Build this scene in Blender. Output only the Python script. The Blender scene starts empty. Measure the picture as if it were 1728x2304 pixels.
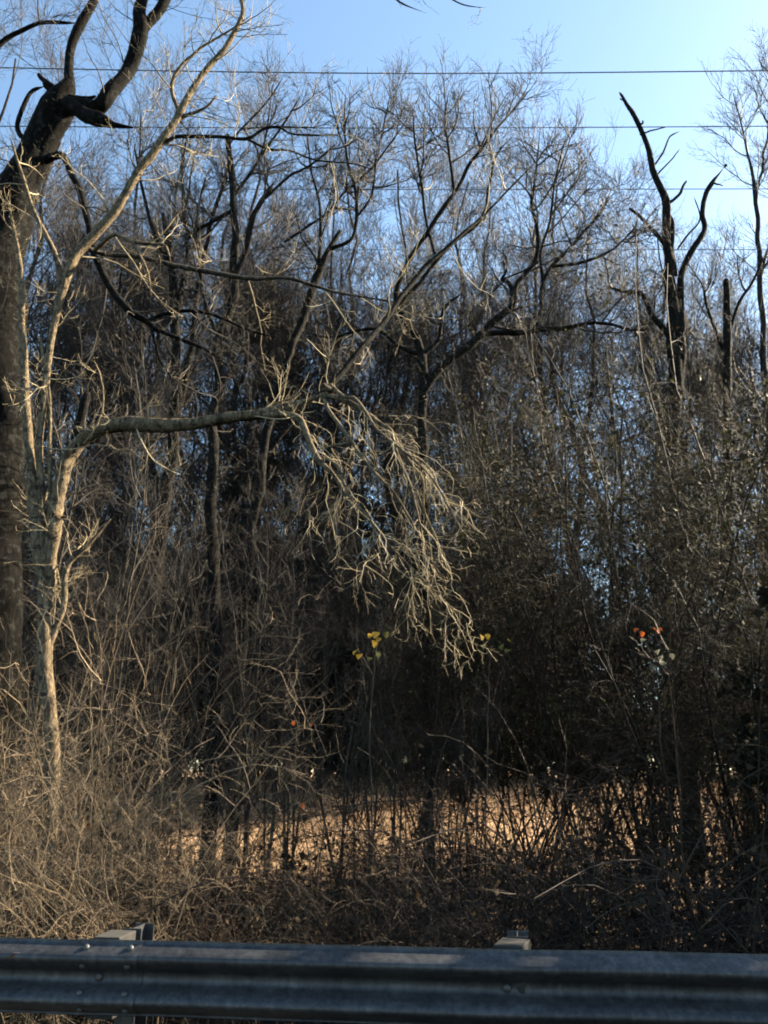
import bpy, bmesh, math, random
import numpy as np
from mathutils import Vector

# ------------------------------------------------------------------ camera, light, exposure
scene = bpy.context.scene
C = scene.collection
CAM_Z = 1.52
PITCH = math.radians(18.0)
FPX = 1794.0                                   # focal length in photo pixels (1728 x 2304)
cam_data = bpy.data.cameras.new('camera')
cam = bpy.data.objects.new('camera', cam_data)
C.objects.link(cam)
cam.location = (0, 0, CAM_Z)
cam.rotation_euler = (math.radians(90) + PITCH, 0, 0)
cam_data.sensor_fit = 'VERTICAL'
cam_data.angle = 2 * math.atan(1152 / FPX)
cam_data.clip_start = 0.1
cam_data.clip_end = 2000
scene.camera = cam

SUN_AZ = math.radians(67)                      # to the right of the viewing direction, a little beyond
SUN_EL = math.radians(32)
world = bpy.data.worlds.new('World')
scene.world = world
world.use_nodes = True
wn = world.node_tree
sky = wn.nodes.new('ShaderNodeTexSky')
sky.sky_type = 'NISHITA'
sky.sun_disc = False
sky.sun_elevation = SUN_EL
sky.sun_rotation = SUN_AZ
sky.altitude = 200
sky.air_density = 1.0
sky.dust_density = 0.75
sky.ozone_density = 0.5
bg = wn.nodes['Background']
bg.inputs['Strength'].default_value = 0.06
wb = wn.nodes.new('ShaderNodeMix')                # white balance of the whole sky, a touch towards cyan
wb.data_type = 'RGBA'; wb.blend_type = 'MULTIPLY'
wb.inputs['Factor'].default_value = 1.0
wb.inputs[7].default_value = (0.94, 1.03, 1.0, 1)
wn.links.new(sky.outputs['Color'], wb.inputs[6])
wn.links.new(wb.outputs[2], bg.inputs['Color'])

sun_data = bpy.data.lights.new('sun', 'SUN')
sun_data.energy = 5.0
sun_data.angle = math.radians(0.53)
sun_data.color = (1.0, 0.85, 0.62)
sun = bpy.data.objects.new('sun', sun_data)
C.objects.link(sun)
sd = Vector((math.sin(SUN_AZ) * math.cos(SUN_EL), math.cos(SUN_AZ) * math.cos(SUN_EL), math.sin(SUN_EL)))
sun.rotation_euler = sd.to_track_quat('Z', 'Y').to_euler()
sun.location = (20, 5, 30)

scene.view_settings.view_transform = 'Standard'
scene.view_settings.look = 'None'
scene.view_settings.exposure = 2.62
scene.view_settings.gamma = 1.0
scene.view_settings.use_curve_mapping = False
scene.render.engine = 'CYCLES'
scene.cycles.max_bounces = 2
scene.cycles.diffuse_bounces = 0
scene.cycles.glossy_bounces = 2
scene.cycles.use_denoising = True
scene.cycles.denoiser = 'OPENIMAGEDENOISE'
scene.cycles.denoising_input_passes = 'RGB_ALBEDO_NORMAL'
scene.cycles.denoising_prefilter = 'ACCURATE'
scene.cycles.use_adaptive_sampling = True
scene.cycles.adaptive_threshold = 0.04
scene.render.film_transparent = False
scene.cycles.debug_use_spatial_splits = True
scene.cycles.filter_width = 1.9

rng = np.random.default_rng(7)
random.seed(7)

# ------------------------------------------------------------------ helpers
cp, sp = math.cos(PITCH), math.sin(PITCH)


def at(px, py, Y):
    """World point on the photo ray through (px, py) at forward distance Y."""
    a = (px - 864) / FPX
    b = (1152 - py) / FPX
    d = np.array([a, cp - b * sp, sp + b * cp])
    return np.array([0, 0, CAM_Z]) + d * (Y / d[1])


def at_z(px, py, z):
    a = (px - 864) / FPX
    b = (1152 - py) / FPX
    d = np.array([a, cp - b * sp, sp + b * cp])
    return np.array([0, 0, CAM_Z]) + d * ((z - CAM_Z) / d[2])


def px_size(px, py, Y):
    p = at(px, py, Y) - np.array([0, 0, CAM_Z])
    depth = p[1] * cp + p[2] * sp
    return depth / FPX


def link(o, parent=None):
    C.objects.link(o)
    if parent is not None:
        o.parent = parent
    return o


def tag(o, label=None, cat=None, group=None, kind=None):
    if label: o['label'] = label
    if cat: o['category'] = cat
    if group: o['group'] = group
    if kind: o['kind'] = kind
    return o


def empty(name, loc=(0, 0, 0), rz=0.0):
    o = bpy.data.objects.new(name, None)
    o.location = loc
    o.rotation_euler = (0, 0, rz)
    o.empty_display_size = 0.2
    return link(o)


def np_mesh(name, V, F, mat=None, smooth=True):
    """F: (n, k) int array, all faces of the same size k."""
    me = bpy.data.meshes.new(name)
    V = np.asarray(V, dtype=np.float32); F = np.asarray(F, dtype=np.int32)
    me.vertices.add(len(V)); me.vertices.foreach_set('co', V.ravel())
    n, k = F.shape
    me.loops.add(n * k); me.loops.foreach_set('vertex_index', F.ravel())
    me.polygons.add(n)
    me.polygons.foreach_set('loop_start', np.arange(0, n * k, k, dtype=np.int32))
    me.polygons.foreach_set('loop_total', np.full(n, k, dtype=np.int32))
    if smooth:
        me.polygons.foreach_set('use_smooth', np.ones(n, dtype=bool))
    me.update(calc_edges=True)
    if mat is not None:
        me.materials.append(mat)
    return me


def mesh_obj(name, me, parent=None, loc=None):
    o = bpy.data.objects.new(name, me)
    if loc is not None:
        o.location = loc
    return link(o, parent)


def norm(v):
    return v / (np.linalg.norm(v, axis=-1, keepdims=True) + 1e-9)


def tubes(P, R, S, rough=0.0, seed=0):
    """P (M,N,3) centre lines, R (M,N) radii, S sides -> verts, quads."""
    P = np.asarray(P, float); R = np.asarray(R, float)
    M, N, _ = P.shape
    T = np.gradient(P, axis=1)
    T = norm(T)
    mean = norm(P[:, -1] - P[:, 0])
    ref = np.where(np.abs(mean[:, 2:3]) < 0.7, np.array([[0, 0, 1.0]]), np.array([[0.3, 1.0, 0]]))
    ref = np.repeat(ref[:, None, :], N, 1)
    A = norm(np.cross(T, ref))
    B = np.cross(T, A)
    ang = np.arange(S) * 2 * math.pi / S
    rad = R[:, :, None] * np.ones(S)[None, None, :]
    if rough > 0:
        r2 = np.random.default_rng(seed)

        def field(cn, cs):
            g = r2.standard_normal((M, cn, cs)); g = np.concatenate([g, g[:, :, :1]], 2)
            u = np.linspace(0, cn - 1, N); v = np.linspace(0, cs, S, endpoint=False)
            i = np.minimum(u.astype(int), cn - 2); fu = (u - i)[None, :, None]
            j = v.astype(int); fv = (v - j)[None, None, :]
            return ((g[:, i][:, :, j] * (1 - fu) + g[:, i + 1][:, :, j] * fu) * (1 - fv) + (g[:, i][:, :, j + 1] * (1 - fu) + g[:, i + 1][:, :, j + 1] * fu) * fv)
        f = 0.9 * field(max(2, N // 12), 4)                      # swellings
        if S >= 10:
            f = f + 0.75 * field(max(2, N // 9), S // 2) + 0.35 * field(max(2, N // 3), S)   # ridges that run along the stem
        f = f + 0.35 * r2.standard_normal((M, N, S))
        rad = rad * np.maximum(0.6, 1 + rough * f)
    ring = (P[:, :, None, :] + rad[..., None] * (A[:, :, None, :] * np.cos(ang)[None, None, :, None]
            + B[:, :, None, :] * np.sin(ang)[None, None, :, None]))
    V = ring.reshape(-1, 3)
    m = np.arange(M)[:, None, None] * (N * S)
    i = np.arange(N - 1)[None, :, None] * S
    s = np.arange(S)[None, None, :]
    s2 = (s + 1) % S
    a = m + i + s; b = m + i + s2; c = m + i + S + s2; d = m + i + S + s
    F = np.stack([a, b, c, d], -1).reshape(-1, 4)
    return V, F


def join(parts):
    Vs, Fs, off = [], [], 0
    for V, F in parts:
        Vs.append(V); Fs.append(F + off); off += len(V)
    return np.concatenate(Vs), np.concatenate(Fs)


def sample(P, R, idx, t):
    N = P.shape[1]
    f = np.clip(t, 0, 0.9999) * (N - 1)
    i = f.astype(int); w = (f - i)[:, None]
    p = P[idx, i] * (1 - w) + P[idx, i + 1] * w
    d = norm(P[idx, i + 1] - P[idx, i])
    r = R[idx, i] * (1 - w[:, 0]) + R[idx, i + 1] * w[:, 0]
    return p, d, r


def grow(rg, P, R, n, t0=0.2, t1=1.0, angle=(35, 65), length=(0.3, 0.8), nseg=5, wob=0.15, trop=(0, 0, 0.1),
         rr=0.55, rmin=0.002, tip=0.35, tlen=0.5, rabs=None, per=None):
    """Children on every parent polyline. n = mean count per parent (or per metre if per='m')."""
    M = len(P)
    L = np.linalg.norm(np.diff(P, axis=1), axis=2).sum(1)
    lam = n * (L if per == 'm' else np.ones(M))
    cnt = rg.poisson(lam) if per == 'm' else np.maximum(1, np.round(lam * rg.uniform(0.7, 1.3, M))).astype(int)
    idx = np.repeat(np.arange(M), cnt)
    K = len(idx)
    if K == 0:
        return np.zeros((0, nseg + 1, 3)), np.zeros((0, nseg + 1))
    t = rg.uniform(t0, t1, K)
    p, d, r = sample(P, R, idx, t)
    q = norm(np.cross(d, norm(rg.standard_normal((K, 3)))))
    a = np.radians(rg.uniform(angle[0], angle[1], K))[:, None]
    dr = norm(d * np.cos(a) + q * np.sin(a))
    p = p + q * (r * 0.85)[:, None]
    ln = rg.uniform(length[0], length[1], K) * (1 - tlen * t)
    step = (ln / nseg)[:, None]
    pts = [p]
    trop = np.asarray(trop, float)
    for _ in range(nseg):
        dr = norm(dr + wob * rg.standard_normal((K, 3)) + trop)
        p = p + dr * step
        pts.append(p)
    Pn = np.stack(pts, 1)
    r0 = np.maximum(r * rr, rmin) if rabs is None else rg.uniform(rabs[0], rabs[1], K)
    r0 = np.minimum(r0, np.maximum(r * 0.9, rmin))
    k = np.linspace(1, tip, nseg + 1)[None, :]
    Rn = np.maximum(r0[:, None] * k, rmin * 0.8)
    return Pn, Rn


def spline(pts, n):
    """Catmull-Rom through pts (k, d), n samples by arc length."""
    pts = np.asarray(pts, float)
    k = len(pts)
    ext = np.vstack([2 * pts[0] - pts[1], pts, 2 * pts[-1] - pts[-2]])
    out = []
    sub = 12
    for i in range(k - 1):
        p0, p1, p2, p3 = ext[i:i + 4]
        t = np.linspace(0, 1, sub, endpoint=False)[:, None]
        out.append(0.5 * ((2 * p1) + (-p0 + p2) * t + (2 * p0 - 5 * p1 + 4 * p2 - p3) * t ** 2
                          + (-p0 + 3 * p1 - 3 * p2 + p3) * t ** 3))
    out.append(pts[-1:])
    q = np.concatenate(out)
    s = np.concatenate([[0], np.cumsum(np.linalg.norm(np.diff(q[:, :3], axis=0), axis=1))])
    u = np.linspace(0, s[-1], n)
    return np.stack([np.interp(u, s, q[:, j]) for j in range(q.shape[1])], 1)


def leaves(rg, pos, size, hang=0.3):
    """Folded diamond leaves at pos (K,3); 4 verts, 2 tris each."""
    K = len(pos)
    d = norm(rg.standard_normal((K, 3)) + np.array([0, 0, -hang * 2]))
    w = norm(np.cross(d, rg.standard_normal((K, 3))))
    nrm = np.cross(d, w)
    s = rg.uniform(size[0], size[1], K)[:, None]
    a = pos; b = pos + d * s * 0.5 + w * s * 0.32 + nrm * s * 0.12
    c = pos + d * s; e = pos + d * s * 0.5 - w * s * 0.32 + nrm * s * 0.12
    V = np.stack([a, b, c, e], 1).reshape(-1, 3)
    o = np.arange(K)[:, None] * 4
    F = np.concatenate([o + np.array([0, 1, 2]), o + np.array([0, 2, 3])], 0)
    return V, F


# ------------------------------------------------------------------ materials
def new_mat(name):
    m = bpy.data.materials.new(name)
    m.use_nodes = True
    nt = m.node_tree
    b = nt.nodes['Principled BSDF']
    return m, nt, b


def ramp(nt, src, stops):
    r = nt.nodes.new('ShaderNodeValToRGB')
    e = r.color_ramp.elements
    e[0].position, e[0].color = stops[0][0], (*stops[0][1], 1)
    e[1].position, e[1].color = stops[-1][0], (*stops[-1][1], 1)
    for p, c in stops[1:-1]:
        x = e.new(p); x.color = (*c, 1)
    nt.links.new(src, r.inputs['Fac'])
    return r.outputs['Color']


def noise(nt, scale, detail=4, rough=0.6, vec=None, stretch=None):
    tc = nt.nodes.new('ShaderNodeTexCoord')
    out = tc.outputs['Object']
    if stretch:
        mp = nt.nodes.new('ShaderNodeMapping')
        mp.inputs['Scale'].default_value = stretch
        nt.links.new(out, mp.inputs['Vector']); out = mp.outputs['Vector']
    n = nt.nodes.new('ShaderNodeTexNoise')
    n.inputs['Scale'].default_value = scale
    n.inputs['Detail'].default_value = detail
    n.inputs['Roughness'].default_value = rough
    nt.links.new(out, n.inputs['Vector'])
    return n.outputs['Fac']


def bump(nt, b, fac, strength, dist=0.02):
    u = nt.nodes.new('ShaderNodeBump')
    u.inputs['Strength'].default_value = strength
    u.inputs['Distance'].default_value = dist
    nt.links.new(fac, u.inputs['Height'])
    nt.links.new(u.outputs['Normal'], b.inputs['Normal'])


def bark(name, dark, mid, light, scale=9, rough=0.9, bmp=0.8, stretch=(1, 1, 0.35), spots=None):
    m, nt, b = new_mat(name)
    f = noise(nt, scale * 3, 8, 0.75, stretch=stretch)
    col = ramp(nt, f, [(0.36, dark), (0.5, mid), (0.62, light)])
    if spots:
        f2 = noise(nt, 14, 3, 0.5)
        mk = nt.nodes.new('ShaderNodeMapRange')
        mk.inputs['From Min'].default_value = 0.56; mk.inputs['From Max'].default_value = 0.63
        nt.links.new(f2, mk.inputs['Value'])
        mx = nt.nodes.new('ShaderNodeMix'); mx.data_type = 'RGBA'
        nt.links.new(mk.outputs['Result'], mx.inputs['Factor'])
        nt.links.new(col, mx.inputs[6]); mx.inputs[7].default_value = (*spots, 1)
        col = mx.outputs[2]
    nt.links.new(col, b.inputs['Base Color'])
    b.inputs['Roughness'].default_value = rough
    b.inputs['Specular IOR Level'].default_value = 0.06
    if bmp:
        bump(nt, b, f, 0.9, 0.02)
    return m


def twig_mat(name, cols, rough=0.65, spec=0.2):
    """Colour differs from twig to twig."""
    m, nt, b = new_mat(name)
    g = nt.nodes.new('ShaderNodeNewGeometry')
    n = len(cols)
    col = ramp(nt, g.outputs['Random Per Island'], [(i / (n - 1), c) for i, c in enumerate(cols)])
    nt.links.new(col, b.inputs['Base Color'])
    b.inputs['Roughness'].default_value = rough
    b.inputs['Specular IOR Level'].default_value = spec
    return m


def leaf_mat(name, cols, rough=0.6, trans=0.25):
    m, nt, b = new_mat(name)
    g = nt.nodes.new('ShaderNodeNewGeometry')
    n = len(cols)
    col = ramp(nt, g.outputs['Random Per Island'], [(i / (n - 1), c) for i, c in enumerate(cols)])
    nt.links.new(col, b.inputs['Base Color'])
    b.inputs['Roughness'].default_value = rough
    b.inputs['Specular IOR Level'].default_value = 0.07
    tr = nt.nodes.new('ShaderNodeBsdfTranslucent')
    nt.links.new(col, tr.inputs['Color'])
    mx = nt.nodes.new('ShaderNodeMixShader')
    mx.inputs['Fac'].default_value = trans
    nt.links.new(b.outputs['BSDF'], mx.inputs[1]); nt.links.new(tr.outputs['BSDF'], mx.inputs[2])
    nt.links.new(mx.outputs['Shader'], nt.nodes['Material Output'].inputs['Surface'])
    return m


M = {}
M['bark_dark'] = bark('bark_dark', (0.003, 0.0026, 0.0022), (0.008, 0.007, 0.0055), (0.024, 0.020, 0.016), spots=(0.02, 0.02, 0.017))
M['bark_dark_shaded'] = bark('bark_dark_shaded', (0.0015, 0.0013, 0.0011), (0.0035, 0.003, 0.0025), (0.009, 0.0078, 0.0065), spots=(0.016, 0.016, 0.014))  # dark bark, its colour blackened further for the trunk's unlit side
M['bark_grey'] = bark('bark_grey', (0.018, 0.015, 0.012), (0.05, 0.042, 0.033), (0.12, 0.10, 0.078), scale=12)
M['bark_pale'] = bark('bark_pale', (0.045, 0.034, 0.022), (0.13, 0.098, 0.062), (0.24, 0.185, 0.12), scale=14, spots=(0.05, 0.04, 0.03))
M['bark_far'] = bark('bark_far', (0.010, 0.009, 0.008), (0.022, 0.019, 0.017), (0.045, 0.039, 0.033), bmp=0)
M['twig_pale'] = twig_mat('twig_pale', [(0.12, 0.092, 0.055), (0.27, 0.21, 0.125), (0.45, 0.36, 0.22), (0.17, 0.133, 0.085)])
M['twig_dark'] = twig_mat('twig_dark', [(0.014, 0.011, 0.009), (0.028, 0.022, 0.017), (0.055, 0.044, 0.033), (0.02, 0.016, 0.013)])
M['twig_far'] = twig_mat('twig_far', [(0.016, 0.013, 0.0115), (0.027, 0.022, 0.019), (0.045, 0.037, 0.031)])
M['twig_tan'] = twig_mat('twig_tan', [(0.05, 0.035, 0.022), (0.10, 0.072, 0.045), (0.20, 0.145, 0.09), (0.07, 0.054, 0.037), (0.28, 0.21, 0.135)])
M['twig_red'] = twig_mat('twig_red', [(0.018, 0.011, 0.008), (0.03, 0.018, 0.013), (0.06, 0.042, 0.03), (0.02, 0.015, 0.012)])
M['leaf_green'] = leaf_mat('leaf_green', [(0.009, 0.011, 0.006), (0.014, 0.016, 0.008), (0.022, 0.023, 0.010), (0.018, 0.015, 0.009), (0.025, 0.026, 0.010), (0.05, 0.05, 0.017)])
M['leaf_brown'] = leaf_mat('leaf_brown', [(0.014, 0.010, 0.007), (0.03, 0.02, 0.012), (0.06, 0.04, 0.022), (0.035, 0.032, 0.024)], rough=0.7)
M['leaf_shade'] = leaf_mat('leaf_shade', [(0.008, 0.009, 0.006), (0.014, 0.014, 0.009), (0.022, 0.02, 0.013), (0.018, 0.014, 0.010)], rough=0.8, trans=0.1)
M['leaf_olive'] = leaf_mat('leaf_olive', [(0.05, 0.055, 0.016), (0.09, 0.085, 0.022), (0.12, 0.11, 0.03), (0.045, 0.05, 0.016)])
M['leaf_olive_dark'] = leaf_mat('leaf_olive_dark', [(0.014, 0.015, 0.007), (0.03, 0.03, 0.011), (0.05, 0.05, 0.016), (0.075, 0.07, 0.02)])
M['twig_vine'] = twig_mat('twig_vine', [(0.006, 0.005, 0.004), (0.016, 0.0125, 0.009), (0.04, 0.031, 0.02)], spec=0.08)
M['twig_thicket'] = twig_mat('twig_thicket', [(0.008, 0.0065, 0.005), (0.016, 0.013, 0.010), (0.034, 0.028, 0.02), (0.012, 0.010, 0.007)], spec=0.1)
M['leaf_tan'] = leaf_mat('leaf_tan', [(0.06, 0.04, 0.022), (0.12, 0.08, 0.045), (0.18, 0.13, 0.075)], rough=0.8)
M['leaf_yellow'] = leaf_mat('leaf_yellow', [(0.55, 0.30, 0.04), (0.62, 0.36, 0.05), (0.45, 0.22, 0.03)], trans=0.4)  # yellow leaves, colour raised to stand in for sun on them
M['leaf_orange'] = leaf_mat('leaf_orange', [(0.45, 0.09, 0.02), (0.5, 0.12, 0.025), (0.36, 0.07, 0.018)], trans=0.4)
M['leaf_cream'] = leaf_mat('leaf_cream', [(0.24, 0.21, 0.12), (0.30, 0.26, 0.16), (0.2, 0.18, 0.09)], trans=0.3)
M['grass'] = leaf_mat('dry_grass', [(0.24, 0.145, 0.085), (0.32, 0.20, 0.12), (0.38, 0.25, 0.155), (0.18, 0.105, 0.06)], rough=0.7, trans=0.3)


def galvanised():
    m, nt, b = new_mat('galvanised_steel')
    f = noise(nt, 3, 6, 0.7, stretch=(9, 9, 0.5))
    f2 = noise(nt, 26, 3, 0.5)
    mx = nt.nodes.new('ShaderNodeMath'); mx.operation = 'MULTIPLY_ADD'
    mx.inputs[1].default_value = 0.45
    nt.links.new(f2, mx.inputs[0]); nt.links.new(f, mx.inputs[2])
    col = ramp(nt, mx.outputs[0], [(0.45, (0.035, 0.037, 0.042)), (0.75, (0.07, 0.073, 0.078)), (1.0, (0.11, 0.11, 0.112))])
    tc = nt.nodes.new('ShaderNodeTexCoord')
    vo = nt.nodes.new('ShaderNodeTexVoronoi'); vo.inputs['Scale'].default_value = 75
    nt.links.new(tc.outputs['Object'], vo.inputs['Vector'])
    bw = nt.nodes.new('ShaderNodeSeparateColor'); nt.links.new(vo.outputs['Color'], bw.inputs['Color'])
    sp_ = nt.nodes.new('ShaderNodeMapRange'); sp_.inputs['To Min'].default_value = 0.82; sp_.inputs['To Max'].default_value = 1.06
    nt.links.new(bw.outputs['Red'], sp_.inputs['Value'])
    gr = noise(nt, 1.6, 8, 0.75, stretch=(1.2, 1, 3.0))
    gm = nt.nodes.new('ShaderNodeMapRange'); gm.inputs['From Min'].default_value = 0.35; gm.inputs['From Max'].default_value = 0.62
    gm.inputs['To Min'].default_value = 0.5; gm.inputs['To Max'].default_value = 1.05
    nt.links.new(gr, gm.inputs['Value'])
    mm = nt.nodes.new('ShaderNodeMath'); mm.operation = 'MULTIPLY'
    nt.links.new(sp_.outputs['Result'], mm.inputs[0]); nt.links.new(gm.outputs['Result'], mm.inputs[1])
    vm = nt.nodes.new('ShaderNodeVectorMath'); vm.operation = 'SCALE'
    nt.links.new(col, vm.inputs[0]); nt.links.new(mm.outputs[0], vm.inputs['Scale'])
    nt.links.new(vm.outputs['Vector'], b.inputs['Base Color'])
    b.inputs['Metallic'].default_value = 0.75
    r = nt.nodes.new('ShaderNodeMapRange')
    r.inputs['To Min'].default_value = 0.45; r.inputs['To Max'].default_value = 0.68
    nt.links.new(f, r.inputs['Value']); nt.links.new(r.outputs['Result'], b.inputs['Roughness'])
    bump(nt, b, f2, 0.12, 0.004)
    return m


M['steel'] = galvanised()
m, nt, b = new_mat('weathered_block')
f = noise(nt, 20, 5, 0.6, stretch=(1, 1, 0.2))
nt.links.new(ramp(nt, f, [(0.3, (0.006, 0.0055, 0.005)), (0.55, (0.012, 0.011, 0.0095)), (0.72, (0.026, 0.023, 0.019))]), b.inputs['Base Color'])
b.inputs['Roughness'].default_value = 0.85
bump(nt, b, f, 0.4, 0.01)
M['block'] = m
m, nt, b = new_mat('wire')
b.inputs['Base Color'].default_value = (0.05, 0.06, 0.07, 1); b.inputs['Roughness'].default_value = 0.6
M['wire'] = m
m, nt, b = new_mat('asphalt')
f = noise(nt, 60, 6, 0.7)
nt.links.new(ramp(nt, f, [(0.3, (0.03, 0.03, 0.03)), (0.7, (0.075, 0.073, 0.07))]), b.inputs['Base Color'])
b.inputs['Roughness'].default_value = 0.9; bump(nt, b, f, 0.3, 0.005)
M['asphalt'] = m
m, nt, b = new_mat('leaf_litter_soil')
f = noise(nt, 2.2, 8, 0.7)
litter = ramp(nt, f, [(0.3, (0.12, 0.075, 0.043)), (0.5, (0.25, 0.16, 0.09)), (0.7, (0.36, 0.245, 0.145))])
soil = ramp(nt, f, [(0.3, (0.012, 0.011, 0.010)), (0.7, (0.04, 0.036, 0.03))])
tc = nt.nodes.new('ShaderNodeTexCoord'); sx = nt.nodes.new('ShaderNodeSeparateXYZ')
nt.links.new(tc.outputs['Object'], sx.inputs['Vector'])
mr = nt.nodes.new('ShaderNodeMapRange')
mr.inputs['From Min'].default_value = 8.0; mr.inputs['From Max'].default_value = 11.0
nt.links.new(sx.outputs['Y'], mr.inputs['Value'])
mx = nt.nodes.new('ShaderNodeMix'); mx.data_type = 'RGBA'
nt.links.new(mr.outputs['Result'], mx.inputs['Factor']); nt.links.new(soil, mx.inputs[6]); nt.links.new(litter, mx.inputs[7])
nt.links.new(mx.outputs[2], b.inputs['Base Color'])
b.inputs['Roughness'].default_value = 0.95
bump(nt, b, noise(nt, 25, 5, 0.7), 0.6, 0.03)
M['ground'] = m

# ------------------------------------------------------------------ ground and road
GY = np.array([-400, -8, 3.3, 5.0, 7.5, 9.0, 12.0, 16.0, 20.0, 24.0, 32.0, 60.0, 400.0])
GZ = np.array([-0.2, -0.02, -0.02, -0.06, -0.62, -0.75, -0.50, 0.28, 0.88, 1.18, 1.3, 1.5, 2.0])


def gz(x, y):
    z = np.interp(y, GY, GZ)
    k = np.clip((np.asarray(y) - 4.5) / 3, 0, 1)
    return z + k * (0.07 * np.sin(x * 0.9 + y * 0.4) + 0.05 * np.sin(x * 2.3 - y * 1.7) + 0.03 * np.sin(x * 5.1 + y * 4.3))


xs = np.unique(np.concatenate([np.linspace(-400, -30, 12), np.linspace(-30, 30, 160), np.linspace(30, 400, 12)]))
ys = np.unique(np.concatenate([np.linspace(-400, -10, 10), np.linspace(-10, 4, 12), np.linspace(4, 45, 140), np.linspace(45, 400, 16)]))
X, Y = np.meshgrid(xs, ys)
V = np.stack([X, Y, gz(X, Y)], -1).reshape(-1, 3)
nx, ny = len(xs), len(ys)
i, j = np.meshgrid(np.arange(nx - 1), np.arange(ny - 1))
a = (j * nx + i).ravel()
tag(mesh_obj('ground', np_mesh('ground', V, np.stack([a, a + 1, a + nx + 1, a + nx], -1), M['ground'])), kind='structure')
V = np.array([[-300, -7, 0.012], [300, -7, 0.012], [300, 3.75, 0.012], [-300, 3.75, 0.012]])
V = V @ np.eye(3)
tag(mesh_obj('road', np_mesh('road', V, np.array([[0, 1, 2, 3]]), M['asphalt'], False)), kind='structure')

# ------------------------------------------------------------------ guardrail
RAIL_TOP = 0.76
pL = at_z(0, 2108, RAIL_TOP); pR = at_z(1728, 2146, RAIL_TOP)
rd = (pR - pL); rail_yaw = math.atan2(rd[1], rd[0])
rail = empty('guardrail', (pL[0], pL[1], 0), rail_yaw)
tag(rail, 'galvanised corrugated steel guardrail on block-mounted posts along the road edge', 'guardrail')


def rail_x(px, py=2125):
    """Local x along the rail for a photo column."""
    p = at_z(px, py, RAIL_TOP) - pL
    return (p[0] * rd[0] + p[1] * rd[1]) / math.hypot(rd[0], rd[1])


# W profile: (depth toward road = -y, height), from top edge to bottom edge, total 312 mm
prof = np.array([(-0.012, 0.156), (-0.006, 0.150), (-0.022, 0.138), (-0.052, 0.118), (-0.074, 0.104), (-0.082, 0.094), (-0.082, 0.082),
                 (-0.074, 0.068), (-0.045, 0.046), (-0.016, 0.030), (-0.004, 0.018), (-0.001, 0.0),
                 (-0.004, -0.018), (-0.016, -0.030), (-0.045, -0.046), (-0.074, -0.068), (-0.082, -0.082), (-0.082, -0.094),
                 (-0.074, -0.104), (-0.052, -0.118), (-0.022, -0.138), (-0.006, -0.150), (-0.012, -0.156)])


def beam(name, x0, x1, off):
    n = max(2, int((x1 - x0) / 0.12))
    xs = np.linspace(x0, x1, n)
    k = len(prof)
    r2 = np.random.default_rng(int(abs(x0) * 100) + 3)
    dent = np.interp(xs, np.linspace(x0, x1, 14), r2.standard_normal(14) * 0.0022)
    layers = []
    for th in (0.0, 0.0035):
        P = np.zeros((n, k, 3))
        P[:, :, 0] = xs[:, None]
        P[:, :, 1] = prof[None, :, 0] + th + off + dent[:, None]
        P[:, :, 2] = prof[None, :, 1] + RAIL_TOP - 0.156 + dent[:, None] * 0.6
        layers.append(P.reshape(-1, 3))
    V = np.concatenate(layers)
    q = []
    for s, base in ((0, 0), (1, n * k)):
        for a in range(n - 1):
            for b_ in range(k - 1):
                f = [base + a * k + b_, base + (a + 1) * k + b_, base + (a + 1) * k + b_ + 1, base + a * k + b_ + 1]
                q.append(f if s else f[::-1])
    for a in range(n - 1):
        for b_ in (0, k - 1):
            q.append([a * k + b_, (a + 1) * k + b_, n * k + (a + 1) * k + b_, n * k + a * k + b_])
    o = mesh_obj(name, np_mesh(name, V, np.array(q), M['steel']), rail)
    return o


xs_splice = (rail_x(180) + rail_x(279)) / 2
beam('rail_beam', xs_splice - 4.0, xs_splice + 0.16, -0.006)
beam('rail_beam', xs_splice - 0.16, xs_splice + 6.5, 0.0)


def bolt_mesh():
    bm = bmesh.new()
    prof_b = [(0.016, 0.0), (0.0155, 0.004), (0.012, 0.009), (0.006, 0.012), (0.0, 0.013)]
    rings = []
    for r, h in prof_b[:-1]:
        rings.append([bm.verts.new((r * math.cos(t), -h, r * math.sin(t))) for t in np.linspace(0, 2 * math.pi, 12, endpoint=False)])
    top = bm.verts.new((0, -prof_b[-1][1], 0))
    for r0, r1 in zip(rings, rings[1:]):
        for q in range(12):
            bm.faces.new([r0[q], r0[(q + 1) % 12], r1[(q + 1) % 12], r1[q]])
    for q in range(12):
        bm.faces.new([rings[-1][q], rings[-1][(q + 1) % 12], top])
    bmesh.ops.recalc_face_normals(bm, faces=bm.faces)
    me = bpy.data.meshes.new('bolt'); bm.to_mesh(me); bm.free()
    for p in me.polygons: p.use_smooth = True
    me.materials.append(M['steel'])
    return me


bolt_me = bolt_mesh()
zc = RAIL_TOP - 0.156


def prof_y(h):
    return float(np.interp(-h, -prof[:, 1], prof[:, 0]))


for cx in (-0.108, 0.108):
    for h, tilt in ((0.128, 38), (0.055, -40), (-0.055, 40), (-0.128, -38)):
        o = mesh_obj('splice_bolt', bolt_me, rail, (xs_splice + cx, prof_y(h) - 0.006, zc + h))
        o.rotation_euler = (math.radians(-tilt), 0, 0)
post_x0 = rail_x(212)
SP = 1.905


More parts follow.
